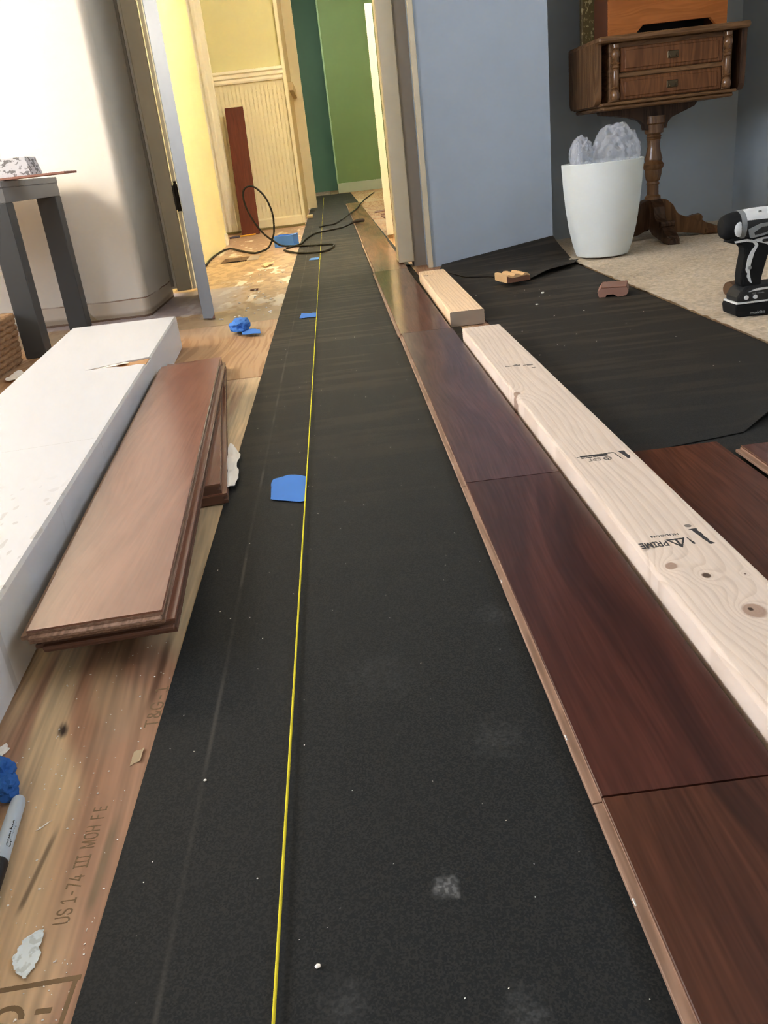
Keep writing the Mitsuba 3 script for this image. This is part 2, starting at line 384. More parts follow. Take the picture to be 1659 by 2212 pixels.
mat('mat_wicker', proc(wicker_fn), 0.7, 0.2)
mat('mat_tool_black', (0.016, 0.018, 0.020), 0.55, 0.35)
mat('mat_tool_rubber', (0.008, 0.009, 0.010), 0.8, 0.2)
mat('mat_tool_white', (0.62, 0.66, 0.68), 0.45, 0.4)
mat('mat_tool_gray', (0.20, 0.22, 0.23), 0.5, 0.4)
mat('mat_dowel', (0.10, 0.055, 0.028), 0.6, 0.3)
mat('mat_vent_inside', (0.012, 0.009, 0.006), 0.9, 0.1)
mat('mat_metal_gray', (0.36, 0.30, 0.25), 0.5, 0.4)
scene['mat_bag'] = {'type': 'blendbsdf', 'weight': 0.24, 'a': {'type': 'thindielectric', 'int_ior': 1.5}, 'b': {'type': 'twosided', 'bsdf': {'type': 'principled', 'base_color': {'type': 'rgb', 'value': [0.85, 0.9, 1.0]}, 'roughness': 0.25, 'specular': 0.8}}}
scene['mat_glass'] = {'type': 'thindielectric', 'int_ior': 1.5}

# ------------------------------------------------------------------ large structure
CEIL = 2.44
fl_ = struct('floor', box([-2.7, -2.7, -0.06], [2.6, 16.2, -0.019]), 'mat_black_gap')
vent_hole = box([-0.605, 4.44, -0.1], [-0.470, 4.68, 0.1])
part(fl_, 'plywood_sheet', box([-2.6, -2.6, -0.018], [-0.0, 1.86, 0], .0012), 'mat_plywood')
part(fl_, 'plywood_sheet', box([-2.6, 1.864, -0.018], [-0.0, 2.60, 0], .0012), 'mat_plywood_far')
part(fl_, 'plywood_sheet', cut(box([-2.6, 2.604, -0.018], [-0.0, 6.75, 0], .001), vent_hole), 'mat_hall_floor')
part(fl_, 'plywood_sheet', box([0.004, -2.6, -0.018], [1.82, 3.85, 0], .0012), 'mat_plywood')
part(fl_, 'plywood_sheet', box([0.004, 3.854, -0.018], [2.5, 16, 0], .0012), 'mat_plywood_far')
part(fl_, 'plywood_sheet', box([-2.6, 6.754, -0.018], [0.0, 16, 0], .0012), 'mat_hall_floor')
part(fl_, 'vent_duct', cut(box([-0.612, 4.433, -0.06], [-0.463, 4.687, -0.019]), box([-0.604, 4.441, -0.055], [-0.471, 4.679, 0.1])), 'mat_vent_inside')
part(fl_, 'vent_patch', box([-0.468, 4.45, 0.0], [-0.41, 4.66, 0.003], .001), 'mat_metal_gray')

struct('ceiling', box([-2.7, -2.7, CEIL], [2.6, 16.2, CEIL + .1]), 'mat_ceiling')

def arc(cx, cy_, r, a0, a1, n=8):
    return [(cx + r * math.cos(math.radians(a)), cy_ + r * math.sin(math.radians(a))) for a in np.linspace(a0, a1, n)]
RAD = 0.028
struct('wall_left', prism([(-2.6, 2.965)] + arc(-0.670 - RAD, 2.965 + RAD, RAD, -90, 0, 14) + [(-0.664, 3.40), (-0.73, 3.40), (-0.73, 3.06), (-2.6, 3.06)], 0, CEIL), 'mat_wall_left', smooth=30)
# wall behind the camera, with two large windows; a third window in the right-hand wall
def wall_with_holes(name, axis, at, th, a0, a1, holes, m):
    g = sg.box(a0, 0, a1, CEIL)
    for h in holes: g = g.difference(sg.box(*h))
    return struct(name, prism(g, at, at + th, axis), m)
WIN_BACK = []
wall_with_holes('wall_behind', 'y', -2.7, .1, -2.7, 1.82, WIN_BACK, 'mat_ceiling')
WIN_RIGHT = [(0.1, 1.15, 1.9, 2.30)]
WIN_LEFT = [(-0.8, 0.75, 2.0, 2.30)]
wall_with_holes('wall_right', 'x', 1.72, .1, -2.7, 3.82, WIN_RIGHT, 'mat_wall_back')
wall_with_holes('wall_side', 'x', -2.7, .1, -2.7, 3.06, WIN_LEFT, 'mat_ceiling')
for i, ((x0, z0, x1, z1), axis, at) in enumerate(zip(WIN_BACK + WIN_RIGHT + WIN_LEFT, 'xx', (1.74, -2.68))):
    xm = (x0 + x1) / 2
    fr = sg.box(x0, z0, x1, z1).difference(sg.box(x0 + .05, z0 + .05, xm - .02, z1 - .05)).difference(sg.box(xm + .02, z0 + .05, x1 - .05, z1 - .05))
    w = struct(f'window_{i + 1}', prism(fr, at, at + .06, axis), 'mat_white_trim')
    for u0, u1 in ((x0 + .05, xm - .02), (xm + .02, x1 - .05)):
        q = [(u0, z0 + .05), (u1, z0 + .05), (u1, z1 - .05), (u0, z1 - .05)]
        v = np.array([[u, at + .03, z] if axis == 'y' else [at + .03, u, z] for u, z in q])
        part(w, 'pane', trimesh.Trimesh(v, [[0, 1, 2], [0, 2, 3]], process=False), 'mat_glass')

struct('wall_centre', prism([(0.352, 3.36), (0.844, 3.36), (0.844, 3.72), (0.80, 3.72), (0.80, 3.50), (0.352, 3.50)], 0, CEIL), 'mat_wall_grayblue')
struct('wall_alcove', box([0.80, 3.72, 0], [1.82, 3.82, CEIL]), 'mat_wall_back')
struct('wall_header', box([-0.73, 3.40, 2.06], [0.352, 3.50, CEIL]), 'mat_ceiling')

# hall
struct('wall_hall_left', box([-0.80, 3.53, 0], [-0.69, 5.60, CEIL]), 'mat_yellow')
struct('wall_hall_recess', cat(box([-1.40, 5.5, 0], [-0.80, 5.60, CEIL]), box([-1.5, 5.5, 0], [-1.40, 6.6, CEIL])), 'mat_cream')
bw = struct('wall_hall_end', box([-1.40, 6.53, 0.0], [-0.215, 6.63, CEIL]), 'mat_khaki')
# beadboard wainscot: each board with its bead
nb = 18; x0 = -0.735; wb = (-0.222 - x0) / nb
bead_mesh = cat(prism([(0, 0), (wb * .68, 0), (wb * .68, .003), (wb * .70, .0075), (wb * .80, .0075), (wb * .80, .0015), (wb * .92, .0015), (wb * .94, .0075), (wb, .0075), (wb, .009), (0, .009)], 0.075, 0.985))
for k in range(nb):
    m = moved(bead_mesh, x0 + k * wb, 6.52, 0)
    part(bw, 'beadboard_strip', m, 'mat_beadboard')
rail_prof = [(6.53, .975), (6.505, .975), (6.50, .985), (6.50, 1.0), (6.485, 1.008), (6.485, 1.028), (6.465, 1.036), (6.465, 1.052), (6.53, 1.052)]
part(bw, 'chair_rail', prism(rail_prof, -0.735, -0.222, 'x'), 'mat_white_trim')
part(bw, 'baseboard', prism([(6.53, .018), (6.50, .018), (6.50, .07), (6.51, .08), (6.53, .08)], -0.735, -0.222, 'x'), 'mat_beadboard')
part(bw, 'corner_trim', box([-0.228, 6.495, 0.02], [-0.205, 6.63, 2.1], .003), 'mat_beadboard')
cs = struct('trim_1', prism([(-0.835, 6.44), (-0.835, 6.40), (-0.80, 6.40), (-0.796, 6.408), (-0.78, 6.408), (-0.765, 6.395), (-0.745, 6.395), (-0.735, 6.41), (-0.705, 6.41), (-0.70, 6.44)], 0.02, 2.1), 'mat_white_trim')
struct('trim_2', box([-0.715, 5.50, 0.0], [-0.682, 5.612, 0.07], .003), 'mat_white_trim')
struct('wall_hall_inner', cat(box([-0.33, 6.63, 0], [-0.225, 8.42, CEIL]), box([-0.225, 7.4, .96], [-0.19, 8.4, 1.02])), 'mat_cream_tan')
struct('trim_3', box([-0.238, 8.36, 0.02], [-0.138, 8.42, 2.1], .004), 'mat_beadboard')
struct('wall_far_green', box([0.117, 11.75, 0], [2.6, 11.85, CEIL]), 'mat_green')
struct('wall_far_dark', cat(box([-0.34, 13.0, 0], [0.3, 13.1, CEIL]), box([-0.34, 8.42, 0], [-0.238, 13.0, CEIL]), box([0.117, 11.85, 0], [0.217, 13.0, CEIL])), 'mat_green_dark')
struct('baseboard_far', box([0.11, 11.735, 0.0], [2.5, 11.75, 0.12], .003), 'mat_far_base')
struct('trim_4', box([0.105, 11.73, 0.12], [0.125, 11.76, 2.3], .003), 'mat_green_trim')
struct('wall_hall_right', box([2.5, 3.5, 0], [2.6, 11.75, CEIL]), 'mat_cream')
struct('wall_hall_front', cat(box([0.352, 3.50, 0], [0.80, 3.56, CEIL]), box([0.78, 3.56, 0], [0.80, 3.82, CEIL]), box([0.80, 3.82, 0], [2.5, 3.86, CEIL])), 'mat_cream')

# left door: casing, jamb, leaf standing open towards the room
struct('trim_5', cat(box([-0.642, 3.375, 0.022], [-0.585, 3.395, 2.12], .003), box([-0.642, 3.395, 0.022], [-0.62, 3.53, 2.12])), 'mat_cream')
struct('trim_6', cat(box([-0.585, 3.40, 0.022], [-0.572, 3.53, 2.10], .001), box([-0.690, 3.40, 0.03], [-0.642, 3.53, 2.12])), 'mat_white_trim')
d1 = tag(numbered('door_1'), 'pale grey door leaf standing open, seen on its edge, beside the bright yellow hall', None, None, 'structure')
leaf = prism([(-0.4555, 2.737), (-0.4145, 2.712), (-0.527, 3.398), (-0.566, 3.388)], 0.006, 2.03)
part(d1, 'leaf', leaf, 'mat_door')
hx, hy = -0.572, 3.372
part(d1, 'hinge', cat(tube([[hx, hy, .312], [hx, hy, .408]], .0075, 10), tube([[hx, hy, .408], [hx, hy, .418]], [.004, .006], 8), box([hx - .014, hy, .318], [hx, hy + .004, .404])), 'mat_hinge', label='dark metal butt hinge')
part(d1, 'chipped_corner', hull([(-0.425, 2.7165, .006), (-0.4145, 2.7105, .006), (-0.4145, 2.7105, .022), (-0.419, 2.725, .006), (-.419, 2.725, .016)]), 'mat_block_dark')
part('wall_left', 'rough_edge', box([-0.664, 3.385, 0.04], [-0.655, 3.40, 2.1]), 'mat_rawgap')

# right jamb of the doorway and the half-height white leaf beyond it
struct('trim_7', cat(box([0.240, 3.445, 0.02], [0.302, 3.56, 2.1], .003), box([0.243, 3.56, 0.02], [0.256, 3.60, 2.1], .002)), 'mat_cream')
struct('trim_8', box([0.346, 3.345, 0.0], [0.366, 3.36, 2.2], .002), 'mat_cream')
struct('wall_stud', box([0.302, 3.46, 0.0], [0.352, 3.56, 2.1]), 'mat_rawgap')
dl = tag(numbered('door_2'), 'bright cream half-height door leaf seen edge-on past the right jamb', None, None, 'structure')
part(dl, 'leaf', prism([(0.2795, 4.735), (0.316, 4.735), (0.352, 5.30), (0.3155, 5.30)], 0.02, 1.112), 'mat_half_door')

# carpet
cz = lambda x, y: 0.0075 + 0.0035 * (meshkit.fbm(np.stack([x * 60, y * 60, x * 0], -1), 3, 3) - .5) * 2
v, f = grid(np.linspace(0.831, 1.72, 150), np.linspace(-2.55, 3.72, 700), cz)
keep = ~((v[f].mean(1)[:, 0] < 0.846) & (v[f].mean(1)[:, 1] > 3.355))
f = f[keep]
one('carpet', trimesh.Trimesh(v, f, process=False), 'mat_carpet', 'beige cut-pile carpet on the floor of the alcove at the right', 'carpet', smooth=True)

# ------------------------------------------------------------------ felt paper
FT = 0.0012
def wav(x, y, a=.0006): return 0.0003 + a * meshkit.fbm(np.stack([x * 5, y * 3, x * 0], -1), 2, 5)
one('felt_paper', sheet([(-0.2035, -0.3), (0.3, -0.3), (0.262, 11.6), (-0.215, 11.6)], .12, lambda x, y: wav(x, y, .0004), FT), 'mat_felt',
    'long strip of black felt underlay running down the hall beneath the yellow string', 'felt paper', smooth=30)
def right_z(x, y):
    lift = 0.010 * np.clip((x - .56) / .06, 0, 1) * np.clip(1 - (y - (1.155 + .73 * (x - .567))) / .05, 0, 1)
    return wav(x, y) + .0016 + lift
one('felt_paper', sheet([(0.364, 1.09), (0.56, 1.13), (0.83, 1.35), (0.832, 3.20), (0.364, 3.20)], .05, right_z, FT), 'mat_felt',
    'wide sheet of black felt underlay to the right of the two pale timbers', 'felt paper', smooth=30)
one('felt_paper', sheet([(0.31, 0.0), (0.82, 0.0), (0.82, 1.42), (0.31, 1.42)], .12, lambda x, y: 0 * x + .0002, FT), 'mat_felt',
    'piece of black felt underlay lying under the loose planks at the lower right', 'felt paper')
def flap_z(x, y):
    near = 2.98 - .30 * np.clip(1 - np.abs(x - .60) / .17, 0, 1)
    e = np.clip(1 - (y - near) / .10, 0, 1)
    up = np.clip((y - 3.05) / .30, 0, 1) ** 2 * np.clip((x - .40) / .44, 0, 1)
    return wav(x, y, .003) + .0040 + .012 * e ** 2 * np.clip((x - .5) / .2, 0, 1) + .060 * up
one('felt_paper', sheet([(0.372, 3.20), (0.43, 2.97), (0.513, 2.90), (0.56, 2.76), (0.60, 2.72), (0.70, 2.83), (0.80, 2.91), (0.838, 2.98), (0.850, 3.20), (0.842, 3.352), (0.60, 3.352), (0.40, 3.352)], .02, flap_z, FT), 'mat_felt',
    'black felt underlay flap curling up against the grey-blue wall behind the wood offcuts', 'felt paper', smooth=40)

# ------------------------------------------------------------------ laid row of planks
PT = 0.0145
def plank(key_name, label, x, y0, y1, z, m, group=None, width=.127, core='mat_plank_core', ang=0.0, about=None, end_tongue=False, lift=None):
    t = thing(key_name, label, 'floor plank', group)
    prof = [(x + .0006, z), (x, z + .0006), (x, z + .0050), (x - .0060, z + .0054), (x - .0065, z + .0062), (x - .0065, z + .0088), (x - .0060, z + .0094), (x, z + .0098), (x, z + PT - .0022),
            (x + width, z + PT - .0022), (x + width, z + .0098), (x + width - .006, z + .0094), (x + width - .006, z + .0054), (x + width, z + .0050), (x + width, z)]
    core_m = prism(prof, y0, y1, 'y')
    face = prism([(x, z + PT - .0022), (x, z + PT - .0006), (x + .0006, z + PT), (x + width - .0006, z + PT), (x + width, z + PT - .0006), (x + width, z + PT - .0022)], y0 + .0003, y1 - .0003, 'y')
    ms = [('core', core_m, core), ('face', face, m)]
    if end_tongue: ms.append(('end_tongue', box([x + .0015, y0 - .0065, z + .0054], [x + width - .0015, y0, z + .0094], .0008), core))
    for nme, q, mm in ms:
        if ang: q = rotz(q, ang, about or (x, y0, 0))
        if lift is not None: q = lift(q)
        part(t, nme, q, mm)
    return t
row = [(-0.25, .434, 'a', 'brown hardwood plank nearest the camera in the laid row'), (.434, 1.032, 'b', 'short dark plank of the laid row beside the stamped end of the long timber'),
       (1.032, 2.07, 'c', 'plank of the laid row beside the far half of the long timber'), (2.07, 3.30, 'd', 'plank of the laid row beside the short pale timber, with a bright reflection'),
       (3.30, 4.55, 'e', 'plank of the laid row passing the right door jamb'), (4.55, 6.2, 'e', 'plank of the laid row under the black plug of the cord'), (6.2, 8.6, 'e', 'plank of the laid row at the far end of the hall')]
for i, (a, b, k, lab) in enumerate(row):
    off = (.1335 if i < 3 else .1305 + .004 * (i - 3))
    plank('laid_plank', lab, off, a + .0006, b - .0006, FT + .0008, 'mat_plank_' + k, 'planks laid in a row on the felt')
stp = 'laid_plank_001'
for (key, y) in (('laid_plank_001', .505), ('laid_plank', .352), ('laid_plank_001', .760), ('laid_plank_002', 1.12)):
    part(key, 'staple', box([.1270, y - .0030, .0108], [.1284, y + .0030, .0118], .0003), 'mat_steel')

# loose planks to the right of the long timber
plank('loose_plank', 'loose dark plank lying close along the right side of the long timber', .366, .10, 1.072, .0016, 'mat_plank_a', None)
plank('loose_plank', 'loose brown plank at the right edge of the photo, next to the longer loose plank', .512, .10, 1.040, .0040, 'mat_plank_d', None, ang=0.0)

# stack of planks on the left
LOWA = math.degrees(math.atan(.115)); TOPA = math.degrees(math.atan(.0687))
gp = 'planks in the pile beside the white slab'
lo_about = (-.200, 1.106, 0)
plank('stacked_plank', 'lowest plank of the pile, its corner showing by the white putty scrap', -.325, 1.104, 1.99, .0018, 'mat_plank_stack', gp, ang=LOWA, about=lo_about, core='mat_plank_core_dark')
plank('stacked_plank', 'second plank from the bottom of the pile, sticking out at its right side', -.332, 1.108, 1.985, .0018 + PT, 'mat_plank_stack', gp, ang=LOWA, about=lo_about, core='mat_plank_core_dark')
ta = (-.207, .697, 0)
plank('stacked_plank', 'upper-middle plank of the pile, just below the shiny top plank', -.3255, .706, 1.815, .0018 + 2 * PT, 'mat_plank_stack', gp, ang=TOPA, about=ta, core='mat_plank_core_dark', end_tongue=True)
plank('stacked_plank', 'shiny top plank of the pile, reflecting warm light beside the white slab', -.334, .700, 1.820, .0018 + 3 * PT, 'mat_plank_stack', gp, ang=TOPA, about=ta, end_tongue=True)

# ------------------------------------------------------------------ white slab
S = [(-0.319, 0.10), (-0.456, 2.305), (-0.739, 2.31), (-0.553, 0.10)]
slab_top = .089
g = sg.Polygon(S)
gi = g.buffer(-.0035, join_style=2)
base = hull([(x, y, z) for (x, y) in g.exterior.coords for z in (.0035, slab_top - .0035)] + [(x, y, z) for (x, y) in gi.exterior.coords for z in (0, slab_top)])
crack = [(-.395, 1.715), (-.398, 1.765), (-.412, 1.788), (-.428, 1.783), (-.446, 1.775), (-.470, 1.766), (-.50, 1.748), (-.5255, 1.733), (-.546, 1.722), (-.532, 1.718), (-.508, 1.724), (-.484, 1.722), (-.468, 1.712), (-.455, 1.716), (-.440, 1.722), (-.420, 1.716)]
t = thing('white_slab', 'long thick white painted slab lying on the floor, with a torn gash in its top', 'slab')
part(t, 'body', cut(base, prism(crack, slab_top - .0045, slab_top + .05)), 'mat_slab')
part(t, 'exposed_core', sheet(sg.Polygon(crack).intersection(g.buffer(-.002)).buffer(-.0004), .006, lambda x, y: slab_top - .0050 + .0025 * meshkit.fbm(np.stack([x * 90, y * 90, x * 0], -1), 3, 2), .0008), 'mat_slab_core', label='brown core showing in the gash')
part(t, 'torn_sliver', sheet([(-.462, 1.750), (-.474, 1.757), (-.500, 1.741), (-.527, 1.727), (-.512, 1.7255), (-.486, 1.730), (-.470, 1.738)], .006, lambda x, y: slab_top - .0022 + .003 * meshkit.fbm(np.stack([x * 60, y * 60, x * 0], -1), 2, 4), .0012), 'mat_slab_tear')

# ------------------------------------------------------------------ timbers
def timber_poly(x0, x1, h, r):
    return sg.box(x0 + r, r, x1 - r, h - r).buffer(r, quad_segs=4)
lz = .0018
t = thing('timber', 'long pale pine two-by-four with black stamps lying beside the laid planks', 'lumber')
body = prism(timber_poly(.2665, .3555, .038, .004), 0.05, 1.930, 'y'); body.apply_translation([0, 0, lz])
Mb = man(weld(body)).refine_to_length(.02); bm = unman(Mb); v = bm.vertices.copy()
wane = np.clip((.95 - v[:, 1]) / .15, 0, 1) * np.clip((.275 - v[:, 0]) / .009, 0, 1) * np.clip((v[:, 2] - .024) / .014, 0, 1)
v[:, 2] -= wane * .0045 * (.6 + .8 * meshkit.noise(np.stack([v[:, 0] * 0, v[:, 1] * 30, v[:, 0] * 0], -1), 3))
nk = np.exp(-((v[:, 1] - 1.335) / .006) ** 2) * np.clip((.272 - v[:, 0]) / .006, 0, 1); v[:, 0] += nk * .004
body = trimesh.Trimesh(v, bm.faces, process=False)
part(t, 'body', body, 'mat_pine', smooth=35)
tz = lz + .038
def stamp(parent, text, x_right, y, h, width, matk='mat_ink', depth=.0002):
    m = meshkit.text_mesh(text, h, depth, bold=True); s = width / (m.bounds[1][0] - m.bounds[0][0]); v = m.vertices.copy()
    v[:, 0] = (v[:, 0] - m.bounds[0][0]) * s
    v = np.stack([x_right - v[:, 0], y - v[:, 1], tz + v[:, 2]], 1)
    part(parent, 'stamp', trimesh.Trimesh(v, m.faces, process=False), matk)
def mark(parent, poly, matk='mat_ink'):
    part(parent, 'stamp', prism(poly, tz, tz + .0002), matk)
stamp(t, 'PRIME', .2975, .7505, .0115, .0285)
stamp(t, 'HUDSON', .3150, .7640, .0040, .0285)
mark(t, sg.Polygon([(.2980, .752), (.3175, .752), (.3078, .731)]).difference(sg.Polygon([(.3013, .7495), (.3066, .7495), (.3066, .738)])).difference(sg.Polygon([(.3142, .7495), (.3090, .7495), (.3090, .738)])))
mark(t, [(.3195, .753), (.3200, .753), (.3235, .736), (.3205, .736)])
mark(t, [(.3290, .7695), (.3375, .7695), (.3362, .764), (.3378, .757), (.3372, .750), (.3385, .744), (.3383, .738), (.3412, .732), (.3355, .7315), (.3352, .738), (.3335, .745), (.3335, .752), (.3318, .760), (.3312, .766)])
mark(t, sg.Point(.3315, .7775).buffer(.0036), 'mat_ink_faint')
mark(t, sg.box(.284, 1.012, .320, 1.0175)); mark(t, sg.box(.300, 1.0085, .3195, 1.0115)); mark(t, sg.box(.2840, 1.0075, .2985, 1.0100)); mark(t, sg.box(.2775, 1.0125, .2825, 1.0140)); mark(t, sg.box(.3205, 1.015, .3285, 1.018))
stamp(t, 'SPF', .3070, 1.0050, .0100, .0165, 'mat_ink_faint')
mark(t, sg.Point(.3155, .9985).buffer(.0055).difference(sg.Point(.3155, .9985).buffer(.0042)).union(sg.box(.3120, .9978, .3190, .9992)).union(sg.box(.3150, .9945, .3162, 1.0025)))
mark(t, [(.3285, 1.017), (.3297, 1.017), (.3330, .990), (.3318, .990)])
mark(t, [(.3355, 1.0195), (.3440, 1.0195), (.3432, 1.008), (.3450, .998), (.3425, .990), (.3395, .991), (.3385, 1.002)])
for a in ((.288, 1.527, .300, 1.532), (.302, 1.525, .316, 1.533), (.306, 1.534, .311, 1.537), (.3205, 1.522, .326, 1.526), (.327, 1.518, .338, 1.528), (.331, 1.498, .338, 1.502)): mark(t, sg.box(*a), 'mat_ink_faint')
t = thing('timber', 'short warm-toned two-by-four offcut lying beyond the long one', 'lumber')
b2 = prism(timber_poly(-.0445, .0445, .038, .0035), 0, .83, 'y')
b2.apply_translation([.3115, 2.147, lz]); b2 = rotz(b2, -.4, (.3115, 2.147, 0))
part(t, 'body', b2, 'mat_pine_warm', smooth=35)
e2 = prism(timber_poly(-.0440, .0440, .0375, .0035), -.0006, .0, 'y'); e2.apply_translation([.3115, 2.147, lz + .0002])
part(t, 'end_grain', e2, 'mat_wood_end', label='grey sawn end')

# ------------------------------------------------------------------ string, tapes, papers
t = one('string_line', tube(np.array([[-.0868 - .0000 * y, y, .0052 + .0006 * math.sin(y * 2)] for y in np.linspace(-.2, 11.0, 140)]), .00105, 6), 'mat_string', 'thin taut yellow string running straight down the black felt', 'string', smooth=True)
def rag(poly, k=6, a=.0012, seed=0):
    r = np.random.default_rng(seed); P = sg.Polygon(poly).exterior; n = max(len(poly) * k, 24); out = []
    for i in range(n):
        q = P.interpolate(i / n, normalized=True); out.append((q.x + r.normal(0, a), q.y + r.normal(0, a)))
    return sg.Polygon(out).buffer(0)
for P, lab, sd in (([(-.137, 1.092), (-.088, 1.066), (-.0865, 1.168), (-.110, 1.185), (-.140, 1.173)], 'large square of blue masking tape stuck beside the string', 1),
               ([(-.138, 2.542), (-.088, 2.533), (-.089, 2.615), (-.112, 2.610), (-.135, 2.638)], 'middle strip of blue masking tape along the string', 2),
               ([(-.141, 4.101), (-.092, 4.091), (-.092, 4.192), (-.131, 4.190)], 'farthest strip of blue masking tape along the string, near the cord', 3)):
    one('masking_tape', sheet(rag(P, 5, .0006, sd), .02, lambda x, y: .0028 + .0012 * meshkit.fbm(np.stack([x * 50, y * 50, x * 0], -1), 2, 3), .0003), 'mat_blue_tape', lab, 'tape', smooth=30)

def crumple(c, s, seed, fold=.35):
    m = trimesh.creation.icosphere(3); v = m.vertices.copy(); q = meshkit.fbm(v * 1.8 + seed * 7.3, 3, seed); q2 = np.abs(meshkit.noise(v * 3.1 + seed, seed + 4) - .5)
    v = v * (0.55 + .9 * q - fold * q2)[:, None] * np.array(s); v[:, 2] -= v[:, 2].min()
    return trimesh.Trimesh(v + np.array(c), m.faces, process=False)
one('masking_tape', cat(crumple((-.306, 2.44, .0005), (.030, .055, .020), 3), sheet([(-.295, 2.36), (-.24, 2.34), (-.248, 2.40), (-.285, 2.42), (-.30, 2.41)], .015, lambda x, y: .003 + .012 * meshkit.fbm(np.stack([x * 40, y * 40, x * 0], -1), 2, 8), .0006)), 'mat_blue_tape',
    'crumpled scrap of blue tape on the bare plywood near the open door', 'tape', smooth=25)
one('masking_tape', cat(crumple((-.318, .545, .0005), (.012, .014, .013), 5), crumple((-.308, .530, .0005), (.009, .010, .010), 6)), 'mat_blue_dark', 'wadded blue tape beside the grey marker at the left edge', 'tape', smooth=25)
# open blue box
t = thing('blue_box', 'small open blue box on the hall floor under the cord loop', 'box')
bx0, bx1, by0, by1, bh = -.342, -.226, 4.965, 5.065, .062
bxc = ((bx0 + bx1) / 2, (by0 + by1) / 2, 0)
part(t, 'body', rotz(cut(box([bx0, by0, .0005], [bx1, by1, bh], .002), box([bx0 + .006, by0 + .006, .006], [bx1 - .02, by1 - .006, .2])), -16, bxc), 'mat_blue_box')
part(t, 'flap', rotz(moved(box([0, 0, 0], [.024, .085, .0015]), bx1 - .018, by0 + .008, bh + .0002), -16, bxc), 'mat_blue_box')

one('putty_splat', sheet(rag([(-.2545, .378), (-.2490, .368), (-.2410, .364), (-.2385, .370), (-.2372, .380), (-.2400, .388), (-.2400, .398), (-.2440, .3985), (-.2510, .392)], 5, .0006, 11), .003, lambda x, y: .0004 + .0022 * meshkit.fbm(np.stack([x * 260, y * 260, x * 0], -1), 3, 5), .0004), 'mat_putty',
    'dried pale blue-white putty splat on the plywood at the lower left', 'putty', smooth=30)
one('paper_scrap', sheet(rag([(-.207, 1.139), (-.1930, 1.158), (-.190, 1.20), (-.199, 1.235), (-.198, 1.29), (-.214, 1.345), (-.222, 1.368), (-.225, 1.33), (-.214, 1.25)], 5, .0012, 12), .01, lambda x, y: .0032 + .010 * meshkit.fbm(np.stack([x * 45, y * 20, x * 0], -1), 3, 5), .0012), 'mat_paper',
    'torn white scrap of paper at the edge of the felt beside the plank pile', 'paper', smooth=30)
one('paper_scrap', sheet(rag([(-.372, 4.10), (-.340, 4.02), (-.318, 4.09), (-.300, 4.19), (-.335, 4.15)], 4, .002, 13), .02, lambda x, y: .002 + .012 * meshkit.fbm(np.stack([x * 30, y * 30, x * 0], -1), 2, 5), .0012), 'mat_chip_wood',
    'pale splinter scrap on the hall floor near the vent hole', 'scrap', smooth=30)
one('wood_sliver', box([-.352, 3.295, .0004], [-.322, 3.318, .006], .001), 'mat_block_dark', 'small dark sliver on the hall floor between door and felt', 'scrap')
one('paint_flake', sheet(rag([(-.2195, .552), (-.2115, .556), (-.2105, .572), (-.2190, .570)], 5, .0003, 14), .003, lambda x, y: .0003 + .0022 * np.clip((x + .2125) / .002, 0, 1) + 0 * y, .0003), 'mat_flake', 'thin curled flake lying on plywood by the felt edge', 'flake')
t = one('paint_flake', sheet(rag([(-.344, .590), (-.335, .583), (-.331, .593), (-.337, .602)], 5, .0006, 15), .003, lambda x, y: .0006 + .002 * meshkit.fbm(np.stack([x * 300, y * 300, x * 0], -1), 2, 5), .0004), 'mat_paper', 'white flake on plywood at the left edge above the blue tape wad', 'flake')
one('paint_flake', sheet(rag([(-.2760, .490), (-.2735, .4915), (-.2660, .500), (-.2685, .4985)], 5, .0002, 16), .003, lambda x, y: .0004 + 0 * x, .0004), 'mat_paper', 'long white flake on plywood just right of the marker', 'flake')
# dust and chips scattered around
def chips(n, xr, yr, zf, smin, smax, seed):
    r = np.random.default_rng(seed); ms = []
    for _ in range(n):
        s = r.uniform(smin, smax) * np.array([r.uniform(.6, 1.6), r.uniform(.6, 1.6), .5])
        m = trimesh.creation.icosphere(0); m.vertices *= s
        x, y = r.uniform(*xr), yr[0] + (yr[1] - yr[0]) * r.random() ** 1.5
        ms.append(moved(rotz(m, r.uniform(0, 180)), x, y, zf + s[2]))
    return ms
scene['sawdust'] = mikit.ply(cat(*chips(150, (-.19, .12), (.28, 2.4), .0018, .00015, .00055, 1), *chips(26, (.38, .8), (1.45, 2.6), .0042, .0005, .0014, 2)), 'mat_paper')
tag('sawdust', 'specks of pale dust scattered on the black felt', 'dust', None, 'stuff')
scene['plaster_crumbs'] = mikit.ply(cat(*chips(230, (-.335, -.207), (.33, .76), .0001, .0002, .0008, 3), *chips(50, (-.40, -.23), (2.7, 4.0), .0002, .002, .005, 5)), 'mat_paper')
tag('plaster_crumbs', 'white plaster crumbs scattered on the bare plywood', 'crumbs', None, 'stuff')
for i, (x, y, s, lab) in enumerate(((.0200 - .083, .3445, .0016, 'white crumb on the felt right of the string at the bottom'), (.585, 2.466, .0045, 'white crumb on the right felt between the two wood offcuts'), (.528, 2.298, .0036, 'small white crumb on the right felt, nearer than the offcuts'), (-.153, .520, .0012, 'white crumb on the felt left of the string'))):
    m = trimesh.creation.icosphere(1); m.vertices *= np.array([s, s * .8, s * .5]) * (1 + .3 * RNG.random((len(m.vertices), 1)))
    one('plaster_crumb', moved(m, x, y, .002 + s * .5 + (.002 if x > .3 else 0)), 'mat_paper', lab, 'crumb')

